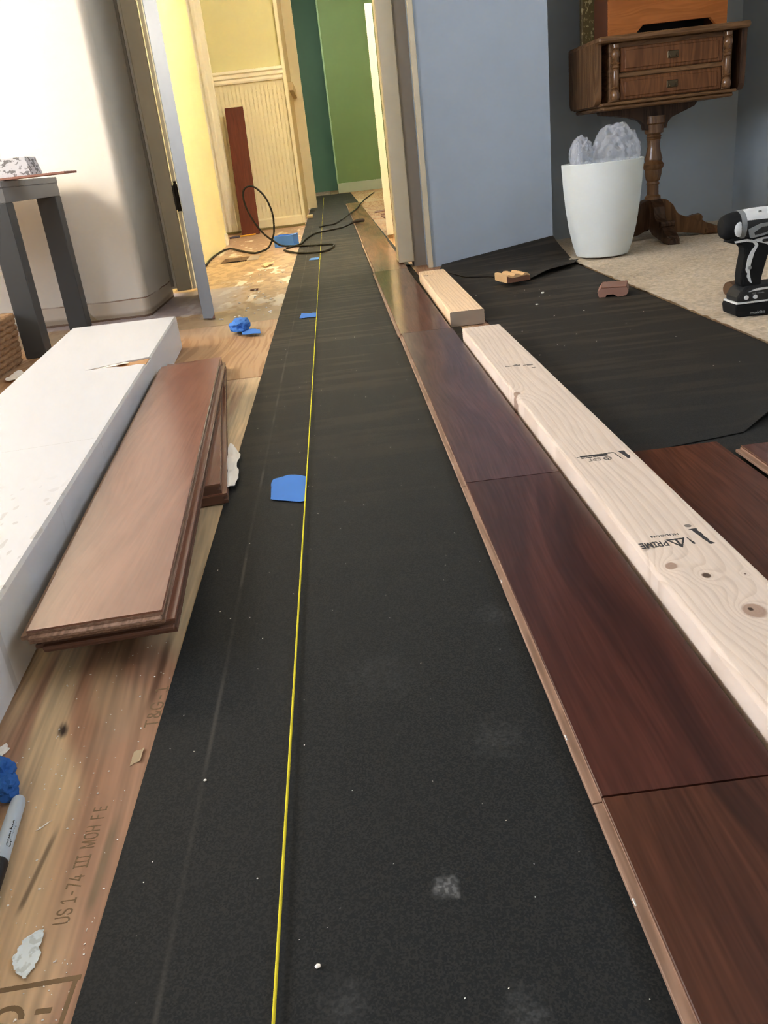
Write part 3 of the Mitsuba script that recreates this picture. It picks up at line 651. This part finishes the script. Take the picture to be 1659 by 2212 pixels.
# plywood stamps (flat print)
def ply_text(text, x, y, h, width, parent='floor', rot=90):
    m = meshkit.text_mesh(text, h, .00015); s = width / (m.bounds[1][0] - m.bounds[0][0]); v = m.vertices.copy(); a = (v[:, 0] - m.bounds[0][0]) * s; b = v[:, 1]
    v = np.stack([x - b, y + a, v[:, 2]], 1) if rot == 90 else np.stack([x + a, y + b, v[:, 2]], 1)
    part(parent, 'stamp', trimesh.Trimesh(v, m.faces, process=False), 'mat_stamp')
ply_text('US 1-74  III  MOH  F E', -.2265, .402, .0105, .106)
ply_text('T&G-1', -.2062, .601, .0120, .060)
ply_text('C', -.2560, .3180, .0290, .022, rot=0)
part('floor', 'stamp', prism(sg.box(-.2285, .3395, -.2190, .3430), 0, .00015), 'mat_stamp')
part('floor', 'stamp', prism([(-.27, .3560), (-.207, .3590), (-.207, .3625), (-.27, .3595)], 0, .00015), 'mat_stamp')
part('floor', 'stamp', prism([(-.2135, .3060), (-.2105, .3060), (-.2085, .3590), (-.2115, .3590)], 0, .00015), 'mat_stamp')

# ------------------------------------------------------------------ marker
t = thing('marker', 'grey felt-tip marker with black cap lying on the plywood at the left edge', 'marker')
p0, p1 = np.array([-.2975, .523, .0062]), np.array([-.2835, .405, .0062]); d = (p1 - p0) / np.linalg.norm(p1 - p0); L = np.linalg.norm(p1 - p0)
ss = [0, .0005, .0015, .004, .008, .060, .0665]; rr = [.0012, .0030, .0043, .0052, .0056, .0062, .0062]
part(t, 'barrel', tube(np.array([p0 + d * s for s in ss]), rr, 20), 'mat_marker', smooth=40)
part(t, 'cap', tube(np.array([p0 + d * s for s in (.0668, .0675, .1, .112, .116)]), [.0052, .0066, .0064, .0058, .003], 20), 'mat_black', smooth=40)
mt = meshkit.text_mesh('Sharpie', .0032, .0003, bold=True); v = mt.vertices.copy(); v[:, 0] -= mt.bounds[0][0]; v[:, 0] *= .026 / (mt.bounds[1][0] - mt.bounds[0][0])
up = np.array([0, 0, 1.0]); side = np.cross(d, up); th = .9
nrm = math.cos(th) * up * 1 + math.sin(th) * np.array([1, 0.1, 0]) / np.linalg.norm([1, .1, 0]); tn = np.cross(nrm, -d)
rad_at = lambda s: .0056 + (s - .008) / .052 * .0006
S0 = .056
vv = np.array([p0 + d * (S0 - q[0]) + nrm * (rad_at(S0 - q[0]) - .0004 + q[2]) + np.cross(nrm, d) * (q[1] - .0015) for q in v])
part(t, 'lettering', trimesh.Trimesh(vv, mt.faces, process=False), 'mat_black')

# ------------------------------------------------------------------ extension cord
cordA = [(-.669, 4.38, .006), (-.683, 4.72, .006), (-.670, 5.08, .006), (-.627, 5.18, .008), (-.553, 5.00, .006), (-.466, 4.78, .006), (-.426, 4.755, .008), (-.378, 4.85, .018), (-.343, 4.85, .075), (-.331, 4.85, .122), (-.329, 4.85, .195), (-.350, 4.85, .269), (-.381, 4.85, .315), (-.419, 4.85, .342), (-.458, 4.85, .333), (-.472, 4.85, .294), (-.465, 4.86, .234), (-.437, 4.87, .159), (-.397, 4.88, .093), (-.348, 4.89, .046), (-.305, 4.89, .016), (-.224, 4.86, .0075), (-.119, 4.76, .0085), (-.030, 4.715, .0085), (-.016, 4.60, .0085), (-.056, 4.41, .0085), (-.114, 4.374, .0085), (-.212, 4.485, .007), (-.285, 4.70, .007)]
cordB = [(-.275, 4.80, .007), (-.205, 4.96, .0075), (-.182, 5.22, .0085), (-.130, 5.56, .0085), (-.040, 5.684, .0085), (.053, 5.779, .010), (.124, 5.883, .0225)]
t = thing('extension_cord', 'black cord looped upright on the hall floor, trailing across the felt', 'cord')
part(t, 'cable', tube(spline(cordA, 10), .0052, 8), 'mat_cord', smooth=True)
part(t, 'cable', tube(spline(cordB, 10), .0052, 8), 'mat_cord', smooth=True)
part(t, 'plug', tube(np.array([(.118, 5.88, .0245), (.128, 5.885, .027), (.165, 5.90, .031), (.195, 5.908, .031), (.206, 5.91, .029)]), [.006, .009, .012, .012, .009], 10), 'mat_plug', smooth=40, label='dark plug end lying on the laid plank')
one('power_cord', tube(spline([(-.103, 6.06, .009), (-.05, 6.14, .009), (-.006, 6.17, .009), (.03, 6.36, .009), (.085, 6.60, .016), (.13, 6.85, .024), (.20, 7.40, .0235), (.27, 8.2, .0235), (.31, 8.7, .014), (.36, 9.3, .008), (.52, 10.6, .008)], 10), .0050, 8), 'mat_cord',
    'black cord running from the string towards the green wall at the right', 'cord', smooth=True)

# ------------------------------------------------------------------ pencil, leaning plank, floor slips
t = thing('pencil', 'yellow pencil lying on the hall floor below the leaning plank', 'pencil')
a, b = np.array([-.66, 6.09, .0065]), np.array([-.555, 6.15, .0065])
part(t, 'shaft', tube(np.array([a + (b - a) * s for s in (0, 1)]), .0055, 6), 'mat_pencil')
part(t, 'dark_end', tube(np.array([a + (a - b) * s for s in (.0, .08, .62)]), [.0055, .0075, .0060], 8), 'mat_pencil_dark')
t = thing('leaning_plank', 'reddish plank leaning upright against the beadboard wall of the hall', 'floor plank')
lp = cat(box([-.0635, -.007, 0], [.0635, .0072, .85], .0008)); ang = math.atan((6.43 - 6.21) / .85)
lp.apply_transform(trimesh.transformations.rotation_matrix(-ang, [1, 0, 0])); lp.apply_translation([-.592, 6.225, .002])
part(t, 'board', lp, 'mat_plank_leaning')
for i, (p, lab) in enumerate((([(.335, 6.95), (.55, 7.25), (.55, 7.40), (.335, 7.10)], 'brown strip on the sunlit floor beyond the right jamb, farthest of three'),
                            ([(.365, 6.62), (.52, 6.72), (.52, 6.86), (.365, 6.74)], 'brown strip on the sunlit floor beyond the right jamb, middle of three'),
                            ([(.352, 6.50), (.372, 6.48), (.42, 5.95), (.385, 5.95)], 'brown strip on the sunlit floor beyond the right jamb, nearest of three'))):
    one('wood_strip', prism(p, .0004, .006), 'mat_block_brown', lab, 'wood strip')
one('wood_offcut', box([-.215, 7.25, .0005], [-.165, 7.42, .022], .003), 'mat_cream_tan', 'small pale block on the floor at the tan hall recess', 'wood offcut')

# ------------------------------------------------------------------ offcuts on the right felt
def offcut(name, lab, cx, cy_, rot, w, l, h, top, core, z):
    t = thing(name, lab, 'wood offcut')
    pr = [(-w / 2, 0), (w / 2, 0), (w / 2, h * .35), (w / 2 + .005, h * .38), (w / 2 + .005, h * .6), (w / 2, h * .64), (w / 2, h * .84), (-w / 2, h * .84), (-w / 2, h * .64), (-w / 2 + .005, h * .6), (-w / 2 + .005, h * .38), (-w / 2, h * .35)]
    m = prism(pr, 0, l, 'y'); f = box([-w / 2, 0, h * .84], [w / 2, l, h], .0006)
    for nme, q, mm in (('core', m, core), ('face', f, top)):
        q = rotz(moved(q, 0, -l / 2, 0), rot); part(t, nme, moved(q, cx, cy_, z), mm)
    return t
t = thing('wood_offcut', 'pale grooved wood offcut on the felt flap near the grey-blue wall', 'wood offcut')
pr = [(-.04, 0), (.04, 0), (.04, .017), (.032, .023), (.022, .024), (.017, .019), (.006, .018), (.0, .025), (-.010, .025), (-.016, .018), (-.026, .019), (-.031, .025), (-.04, .023)]
q = prism(pr, -.045, .045, 'y'); q = rotz(q, 14); part(t, 'body', moved(q, .545, 2.705, .016), 'mat_block_wood')
e = prism([(-.0395, .0005), (.0395, .0005), (.0395, .014), (.03, .017), (-.02, .013), (-.0395, .020)], -.047, -.045, 'y'); part(t, 'broken_end', moved(rotz(e, 14), .545, 2.705, .016), 'mat_block_dark')
t = thing('wood_offcut', 'brown plank offcut on the felt beside the carpet edge', 'wood offcut')
q = prism([(-.038, 0), (-.02, 0), (-.018, .006), (.0, .007), (.012, .0), (.034, .002), (.04, .012), (.036, .024), (-.034, .024), (-.042, .014)], -.045, .045, 'y')
part(t, 'core', moved(rotz(q, -20), .752, 2.325, .0042), 'mat_block_brown')
part(t, 'face', moved(rotz(box([-.033, -.0445, .024], [.0355, .0445, .0275], .001), -20), .752, 2.325, .0042), 'mat_block_face')

# ------------------------------------------------------------------ waste bin with plastic
t = thing('waste_bin', 'tall white plastic waste bin on the carpet in front of the sewing cabinet', 'waste bin')
bc = (.947, 3.06, .0125)
out = [(0.0, .0), (.080, 0), (.090, .004), (.103, .04), (.117, .10), (.127, .17), (.134, .24), (.139, .312)]
ins = [(.136, .312), (.131, .24), (.124, .17), (.114, .10), (.100, .04), (.088, .008), (0, .008)]
part(t, 'shell', lathe(out + [(.1375, .3135)] + ins, 64, at=bc), 'mat_bin', smooth=40)
def bag(c, s, seed, lab):
    m = trimesh.creation.icosphere(4); v = m.vertices.copy()
    rdg = np.abs(meshkit.fbm(v * 2.6 + seed, 3, seed) - .5) * 2
    v = v * (1.05 - .55 * rdg + .12 * np.abs(np.sin(9 * v[:, :1] + 5 * v[:, 1:2] * seed)).ravel() * .5)[:, None] * np.array(s)
    one('plastic_bag', trimesh.Trimesh(v + np.array(c), m.faces, process=False), 'mat_bag', lab, 'plastic bag', smooth=50)
bag((.996, 3.060, .352), (.076, .072, .086), 3, 'large crumpled clear plastic dome rising at the right side of the white bin')
bag((.886, 3.10, .346), (.040, .044, .064), 5, 'middle crumpled clear plastic wrap in the white bin')
bag((.845, 3.015, .345), (.017, .024, .052), 8, 'small curl of clear plastic at the left rim of the white bin')

# ------------------------------------------------------------------ sewing cabinet
t = thing('sewing_cabinet', 'antique brown oak sewing cabinet with two drawers on a turned pedestal', 'sewing cabinet')
yf, yb = 3.215, 3.56
part(t, 'case', box([1.024, yf + .012, .508], [1.462, yb, .694], .002), 'mat_oak')
top = prism(sg.box(.985, yf - .030, 1.502, yb + .02).buffer(-.006).buffer(.006), .694, .714)
part(t, 'top', box([.976, yf - .034, .694], [1.506, yb + .02, .714], .006), 'mat_oak')
part(t, 'base_moulding', cat(box([.990, yf - .015, .498], [1.474, yb + .01, .508], .003), box([.998, yf - .005, .484], [1.466, yb + .005, .498], .004)), 'mat_oak')
for (z0, z1) in ((.600, .678), (.512, .582)):
    dwr = part(t, 'drawer', cat(box([1.060, yf + .002, z0], [1.424, yf + .02, z1], .003), box([1.076, yf - .002, z0 + .010], [1.408, yf + .01, z1 - .010], .002)), 'mat_walnut_panel')
    xc, zc = 1.246, (z0 + z1) / 2
    part(dwr, 'pull', cat(box([xc - .020, yf - .004, zc - .012], [xc + .020, yf, zc + .012], .002), tube(spline([(xc - .013, yf - .004, zc + .003), (xc - .010, yf - .010, zc - .008), (xc, yf - .012, zc - .010), (xc + .010, yf - .010, zc - .008), (xc + .013, yf - .004, zc + .003)], 6), .0022, 6)), 'mat_brass_dark', smooth=30)
part(t, 'drawer_divider', box([1.056, yf + .004, .584], [1.428, yf + .02, .598], .002), 'mat_oak')
sprof = [(0, .514), (.009, .514), (.012, .52), (.013, .532), (.010, .542), (.006, .548), (.011, .553), (.006, .558), (.0085, .565), (.0095, .585), (.0085, .605), (.006, .612), (.011, .617), (.008, .624), (.012, .630), (.006, .636), (.009, .645), (.013, .655), (.011, .667), (.006, .673), (.010, .678), (.010, .688), (0, .688)]
for xs_ in (1.042, 1.440):
    part(t, 'pilaster', box([xs_ - .015, yf + .004, .510], [xs_ + .015, yf + .02, .692], .001), 'mat_oak')
    part(t, 'spindle', lathe([(r * 1.25, z) for r, z in sprof], 24, at=(xs_, yf - .002, 0)), 'mat_oak_gloss', smooth=40)
def leafpoly(): return sg.box(yf + .002, .50, yb, .70).intersection(sg.box(yf + .030, .53, yb - .03, .8).buffer(.028, quad_segs=6).union(sg.box(yf + .002, .6, yb, .70)))
part(t, 'drop_leaf', prism(leafpoly(), .972, .994, 'x'), 'mat_oak_upright')
part(t, 'drop_leaf', prism(leafpoly(), 1.488, 1.508, 'x'), 'mat_oak_dark')
part(t, 'bracket', prism([(1.03, .484), (1.035, .472), (1.10, .462), (1.15, .452), (1.185, .440), (1.20, .425), (1.205, .405), (1.285, .405), (1.29, .425), (1.305, .440), (1.34, .452), (1.39, .470), (1.40, .484)], 3.36, 3.40, 'y'), 'mat_oak_dark')
cprof = [(0, .15), (.030, .15), (.030, .165), (.022, .172), (.021, .205), (.025, .212), (.021, .220), (.026, .226), (.031, .245), (.031, .262), (.038, .270), (.040, .280), (.034, .287), (.030, .293), (.033, .30), (.026, .325), (.023, .345), (.024, .368), (.028, .371), (.024, .374), (.028, .379), (.024, .384), (.028, .389), (.034, .392), (.035, .42), (.040, .425), (.040, .45), (0, .45)]
pcx, pcy = 1.245, 3.38
part(t, 'column', lathe(cprof, 32, at=(pcx, pcy, 0)), 'mat_oak_gloss', smooth=40)
foot = [(.0, .155), (.03, .155), (.055, .148), (.075, .130), (.088, .105), (.100, .090), (.130, .078), (.150, .084), (.170, .086), (.182, .078), (.182, .066), (.200, .052), (.235, .038), (.250, .024), (.252, .010), (.20, .010), (.17, .016), (.12, .022), (.07, .030), (.0, .06)]
for a in (-15, 100, 190, 268):
    m = prism(foot, -.021, .021, 'y'); tb = cat(m, *[box([.195, -.024 + .016 * j, .010], [.252, -.010 + .016 * j, .034], .005) for j in range(3)], tube(np.array([[.172, -.026, .074], [.172, .026, .074]]), .013, 10))
    part(t, 'foot', moved(rotz(tb, a), pcx, pcy, 0), 'mat_oak_dark' if a != -15 else 'mat_oak_upright')
# box on top and the gilt frame behind it
t = thing('wooden_case', 'orange-brown wooden case with a dark slot standing on the sewing cabinet', 'wooden case')
cw = sg.box(1.030, .7142, 1.445, 1.05).difference(sg.Polygon([(1.120, .7142), (1.150, .742), (1.385, .742), (1.412, .7142)]))
part(t, 'front', prism(cw, 3.245, 3.262, 'y'), 'mat_case')
part(t, 'side', box([1.030, 3.262, .7142], [1.045, 3.42, 1.05], .001), 'mat_case_side')
part(t, 'side', box([1.430, 3.262, .7142], [1.445, 3.42, 1.05], .001), 'mat_case_side')
part(t, 'lid', box([1.030, 3.245, 1.0502], [1.445, 3.42, 1.07], .003), 'mat_case')
part(t, 'back', box([1.045, 3.405, .7142], [1.430, 3.42, 1.05], .001), 'mat_black')
gf = thing('picture_frame', 'mottled gilt frame standing behind the wooden case on the cabinet', 'picture frame')
part(gf, 'frame', cut(box([0.997, 3.465, .7142], [1.42, 3.495, 1.35], .004), box([1.047, 3.4, .77], [1.37, 3.7, 1.30])), 'mat_gilt')
part(gf, 'panel', box([1.046, 3.482, .769], [1.371, 3.49, 1.301]), 'mat_case_side')

# ------------------------------------------------------------------ cordless drill
t = thing('impact_driver', 'black and white cordless impact driver standing on the carpet at the right edge', 'power tool')
dz, dyc, ax = .0, 1.87, .2035
part(t, 'nose_boot', lathe([(0, .842), (.015, .842), (.021, .844), (.026, .852), (.0295, .866), (.0310, .876), (0, .876)], 32, 'x', (0, dyc, ax)), 'mat_tool_rubber', smooth=40)
part(t, 'bezel', lathe([(0, .876), (.0315, .876), (.0325, .880), (.0325, .887), (0, .887)], 32, 'x', (0, dyc, ax)), 'mat_tool_gray', smooth=40)
hm = lathe([(0, .887), (.0315, .887), (.0330, .905), (.0335, .93), (.0325, .96), (.029, .980), (.020, .990), (0, .991)], 40, 'x', (0, dyc, ax + .001))
hs = man(weld(hm))
half = man(box([.8, 1.7, ax + .012], [1.1, 2.1, ax + .1]))
wp = man(weld(prism([(.903, .150), (.930, .170), (.985, .186), (1.0, .13), (.95, .12)], 1.8, 1.95, 'y')))
part(t, 'housing', unman(hs - half), 'mat_tool_black', smooth=40)
part(t, 'top_cover', unman(hs ^ half), 'mat_tool_white', smooth=40)
band = [(.892, .196), (.915, .205), (.950, .207), (.968, .202), (.955, .192), (.925, .184), (.897, .180)]
part(t, 'side_band', prism(sg.Polygon(band).buffer(.002), dyc - .0345, dyc - .030, 'y'), 'mat_tool_gray')
part(t, 'side_inset', prism(sg.Polygon([(.902, .190), (.918, .199), (.948, .2015), (.958, .199), (.948, .193), (.924, .187), (.904, .184)]), dyc - .0352, dyc - .034, 'y'), 'mat_tool_black')
part(t, 'lens', cut(lathe([(0, -.004), (.006, -.003), (.0105, 0), (.006, .002), (0, .003)], 24, 'y', (0, 0, 0)), box([.004, -1, -1], [1, 1, 1])).apply_transform(np.diag([1.0, 1, 1.5, 1])).apply_translation([.870, dyc - .0305, .199]), 'mat_tool_white', smooth=40)
grip = [(.856, .172), (.866, .168), (.884, .164), (.892, .155), (.893, .142), (.889, .115), (.887, .092), (.889, .076), (.900, .066), (.935, .066), (.934, .085), (.938, .105), (.944, .130), (.950, .155), (.958, .172), (.965, .185), (.89, .185), (.862, .182)]
def rounded(poly, y0, y1, b, ax_='y'):
    g = sg.Polygon(poly) if not hasattr(poly, 'geom_type') else poly
    return hull_stack(g, y0, y1, b, ax_)
def hull_stack(g, y0, y1, b, ax_):
    ms = []
    steps = [(0, -b), (b * .3, -b * .45), (b, 0)]
    M = None
    lo = y0; mid = (y0 + y1) / 2
    prev = None
    for k in range(6):
        f0 = k / 6 * b; f1 = (k + 1) / 6 * b
        ins_ = b - math.sqrt(max(b * b - (b - f1) ** 2, 0))
        q = g.buffer(-ins_ * .9)
        for a_, c_ in ((y0 + f0, y0 + f1), (y1 - f1, y1 - f0)):
            A = man(weld(prism(q, a_, c_ + 1e-5, ax_))); M = A if M is None else M + A
    M = M + man(weld(prism(g, y0 + b, y1 - b, ax_)))
    return unman(M)
part(t, 'grip', rounded(grip, dyc - .020, dyc + .020, .009), 'mat_tool_rubber', smooth=50)
stripe = [(.866, .1735), (.893, .1755), (.908, .172), (.917, .165), (.919, .160), (.911, .145), (.906, .125), (.903, .110), (.906, .092), (.910, .080), (.905, .083), (.898, .096), (.900, .101), (.895, .108), (.8955, .118), (.898, .135), (.905, .150), (.913, .160), (.908, .167), (.893, .171), (.868, .170)]
part(t, 'grip_stripe', prism(sg.Polygon(stripe).buffer(.0004), dyc - .0212, dyc - .0190, 'y'), 'mat_tool_white')
part(t, 'trigger_housing', rounded([(.898, .170), (.925, .176), (.985, .180), (.985, .160), (.955, .150), (.935, .162), (.915, .168)], dyc - .025, dyc + .025, .006), 'mat_tool_white', smooth=50)
part(t, 'direction_switch', box([.926, dyc - .028, .1665], [.942, dyc + .028, .1725], .002), 'mat_tool_black')
for (sx, sz, r) in ((.903, .114, .004), (.918, .236 - .006, .0035)):
    part(t, 'screw', lathe([(0, -.002), (r, -.002), (r, .001), (r * .55, .001), (r * .55, -.001), (0, -.001)], 16, 'y', (sx, dyc - (.0216 if sz < .2 else .020), sz)), 'mat_tool_gray')
basep = [(.877, .040), (.876, .052), (.884, .066), (.896, .074), (.975, .076), (.985, .064), (.986, .040)]
part(t, 'base', rounded(basep, dyc - .033, dyc + .033, .010), 'mat_tool_black', smooth=50)
part(t, 'base_trim', rounded(sg.Polygon([(.873, .0375), (.873, .0415), (.987, .0420), (.987, .0380)]), dyc - .0345, dyc + .0345, .002), 'mat_tool_white')
part(t, 'base_blaze', prism(sg.Polygon([(.898, .0630), (.915, .0690), (.960, .0705), (.985, .0700), (.985, .0660), (.940, .0655)]), dyc - .0338, dyc - .032, 'y'), 'mat_tool_white')
for (sx, sz) in ((.894, .051), (.914, .051)):
    part(t, 'screw', lathe([(0, -.002), (.0048, -.002), (.0048, .001), (.0028, .001), (.0028, -.001), (0, -.001)], 16, 'y', (sx, dyc - .0335, sz)), 'mat_tool_white')
bt = part(t, 'battery', rounded([(.873, .0130), (.881, .0090), (.890, .0090), (.990, .0090), (.992, .0365), (.872, .0365), (.870, .030)], dyc - .036, dyc + .036, .005), 'mat_tool_rubber', smooth=50)
def front_text(parent, s_, x, z, h, w, y, m):
    q = meshkit.text_mesh(s_, h, .0006, bold=True); v = q.vertices.copy(); v[:, 0] = (v[:, 0] - q.bounds[0][0]) * w / (q.bounds[1][0] - q.bounds[0][0])
    part(parent, 'lettering', trimesh.Trimesh(np.stack([x + v[:, 0], y - v[:, 2], z + v[:, 1]], 1), q.faces, process=False), m)
front_text(bt, 'makita', .904, .0135, .0058, .034, dyc - .0358, 'mat_tool_gray')
front_text(t, 'Li-ion', .908, .0575, .0030, .026, dyc - .0328, 'mat_tool_gray')
t = thing('dowel', 'short brown round wood offcut on the carpet behind the driver', 'wood offcut')
a, b = np.array([.962, 2.075, .028]), np.array([1.03, 2.105, .028])
part(t, 'log', tube(np.array([a + (b - a) * s for s in (0, .03, .97, 1)]), [.0165, .018, .018, .0165], 20), 'mat_dowel', smooth=40)

# ------------------------------------------------------------------ bench on the left with things on it
t = thing('bench', 'dark grey wooden bench against the bright white wall at the left', 'bench')
tx0, tx1, ty0, ty1, tzb, tzt = -1.62, -.862, 2.42, 2.915, .417, .473
part(t, 'top', box([tx0, ty0, tzt - .018], [tx1, ty1, tzt], .002), 'mat_bench')
part(t, 'apron', box([tx1 - .022, ty0 + .002, tzb], [tx1 - .001, ty1 - .002, tzt - .018], .001), 'mat_bench')
part(t, 'apron', box([tx0 + .03, ty0 + .001, tzb], [tx1 - .022, ty0 + .02, tzt - .018], .001), 'mat_bench')
part(t, 'apron', box([tx0 + .03, ty1 - .02, tzb], [tx1 - .022, ty1 - .002, tzt - .018], .001), 'mat_bench')
for (lx, ly) in ((tx1 - .062, ty0), (tx1 - .062, ty1 - .055), (tx0, ty0), (tx0, ty1 - .055)):
    part(t, 'leg', box([lx, ly, 0], [lx + .061, ly + .055, tzb], .002), 'mat_bench_leg')
one('table_board', box([-1.25, 2.45, tzt + .0004], [-.700, 2.57, tzt + .0058], .0006), 'mat_table_board', 'thin reddish board overhanging the end of the grey bench', 'board')
one('speckled_block', hull([(x, y, z) for x in (-1.06, -.792) for y in (2.462, 2.56) for z in (tzt + .0062, tzt + .012)] + [(x, y, tzt + .052) for x in (-1.05, -.80) for y in (2.466, 2.556)]), 'mat_speckled', 'grey speckled block resting on the red board on the bench', 'block')
# basket under the bench
t = thing('basket', 'woven brown wicker basket at the left edge beside the bench leg', 'basket')
for k in range(8):
    z = .010 + k * .0150; gr = .0012 * k
    loop = np.array(sg.box(-1.26 - gr, 1.98 - gr, -.943 + gr, 2.375 + gr * .5).buffer(.018, quad_segs=4).exterior.coords)
    L = sg.LineString(loop); n = 150
    pts = [L.interpolate(i / n, normalized=True) for i in range(n + 1)]
    P3 = np.array([[q.x, q.y, z + .0016 * math.sin(i * 1.1 + k * 2)] for i, q in enumerate(pts)])
    part(t, 'coil', tube(P3, .0086 + .0013 * np.sin(np.arange(n + 1) * 1.15 + k * 1.7), 7), 'mat_wicker', smooth=True)
part(t, 'rim', tube(np.array([[q[0], q[1], .128] for q in np.array(sg.box(-1.27, 1.97, -.935, 2.38).buffer(.018, quad_segs=4).exterior.coords)]), .009, 8), 'mat_wicker', smooth=True)
one('paper_scrap', sheet(rag([(-.885, 2.14), (-.84, 2.10), (-.845, 2.20), (-.875, 2.22)], 4, .002, 23), .015, lambda x, y: .001 + .012 * meshkit.fbm(np.stack([x * 40, y * 40, x * 0], -1), 2, 5), .001), 'mat_paper', 'white scrap on the floor between the basket and the white slab', 'paper', smooth=30)

# ------------------------------------------------------------------ lamps of the place (outside the frame)
t = thing('ceiling_lamp', 'round ceiling lamp of the hall, out of view above', 'lamp')
lm = trimesh.creation.icosphere(3, .09); lm.apply_translation([.70, 4.05, 2.10])
scene[t + '__globe'] = mikit.ply(lm, 'mat_white_trim', smooth=True, emitter={'type': 'area', 'radiance': {'type': 'rgb', 'value': [HALL_LAMP * 1.0, HALL_LAMP * .90, HALL_LAMP * .68]}})
part(t, 'stem', tube([[.70, 4.05, 2.195], [.70, 4.05, CEIL]], .012, 10), 'mat_white_trim')
t = thing('ceiling_lamp', 'round ceiling lamp of the far green room, out of view above', 'lamp')
lm = trimesh.creation.icosphere(3, .09); lm.apply_translation([.05, 9.5, 2.31])
scene[t + '__globe'] = mikit.ply(lm, 'mat_white_trim', smooth=True, emitter={'type': 'area', 'radiance': {'type': 'rgb', 'value': [FAR_LAMP * .95, FAR_LAMP * 1.0, FAR_LAMP * .85]}})
part(t, 'stem', tube([[.05, 9.5, 2.40], [.05, 9.5, CEIL]], .012, 10), 'mat_white_trim')
t = thing('work_lamp', 'bright work lamp on a stand at the left, out of view', 'lamp')
wl = trimesh.creation.icosphere(3, .16); wl.apply_translation([-1.72, 2.30, 1.02])
scene[t + '__bulb'] = mikit.ply(wl, 'mat_white_trim', smooth=True, emitter={'type': 'area', 'radiance': {'type': 'rgb', 'value': [WORK_LAMP * 1.0, WORK_LAMP * .86, WORK_LAMP * .66]}})
part(t, 'pole', tube([[-1.72, 2.30, 0.02], [-1.72, 2.30, .855]], .012, 10), 'mat_black')
part(t, 'base', lathe([(0, 0), (.13, 0), (.13, .012), (.02, .02), (0, .02)], 32, at=(-1.72, 2.30, .0)), 'mat_black')
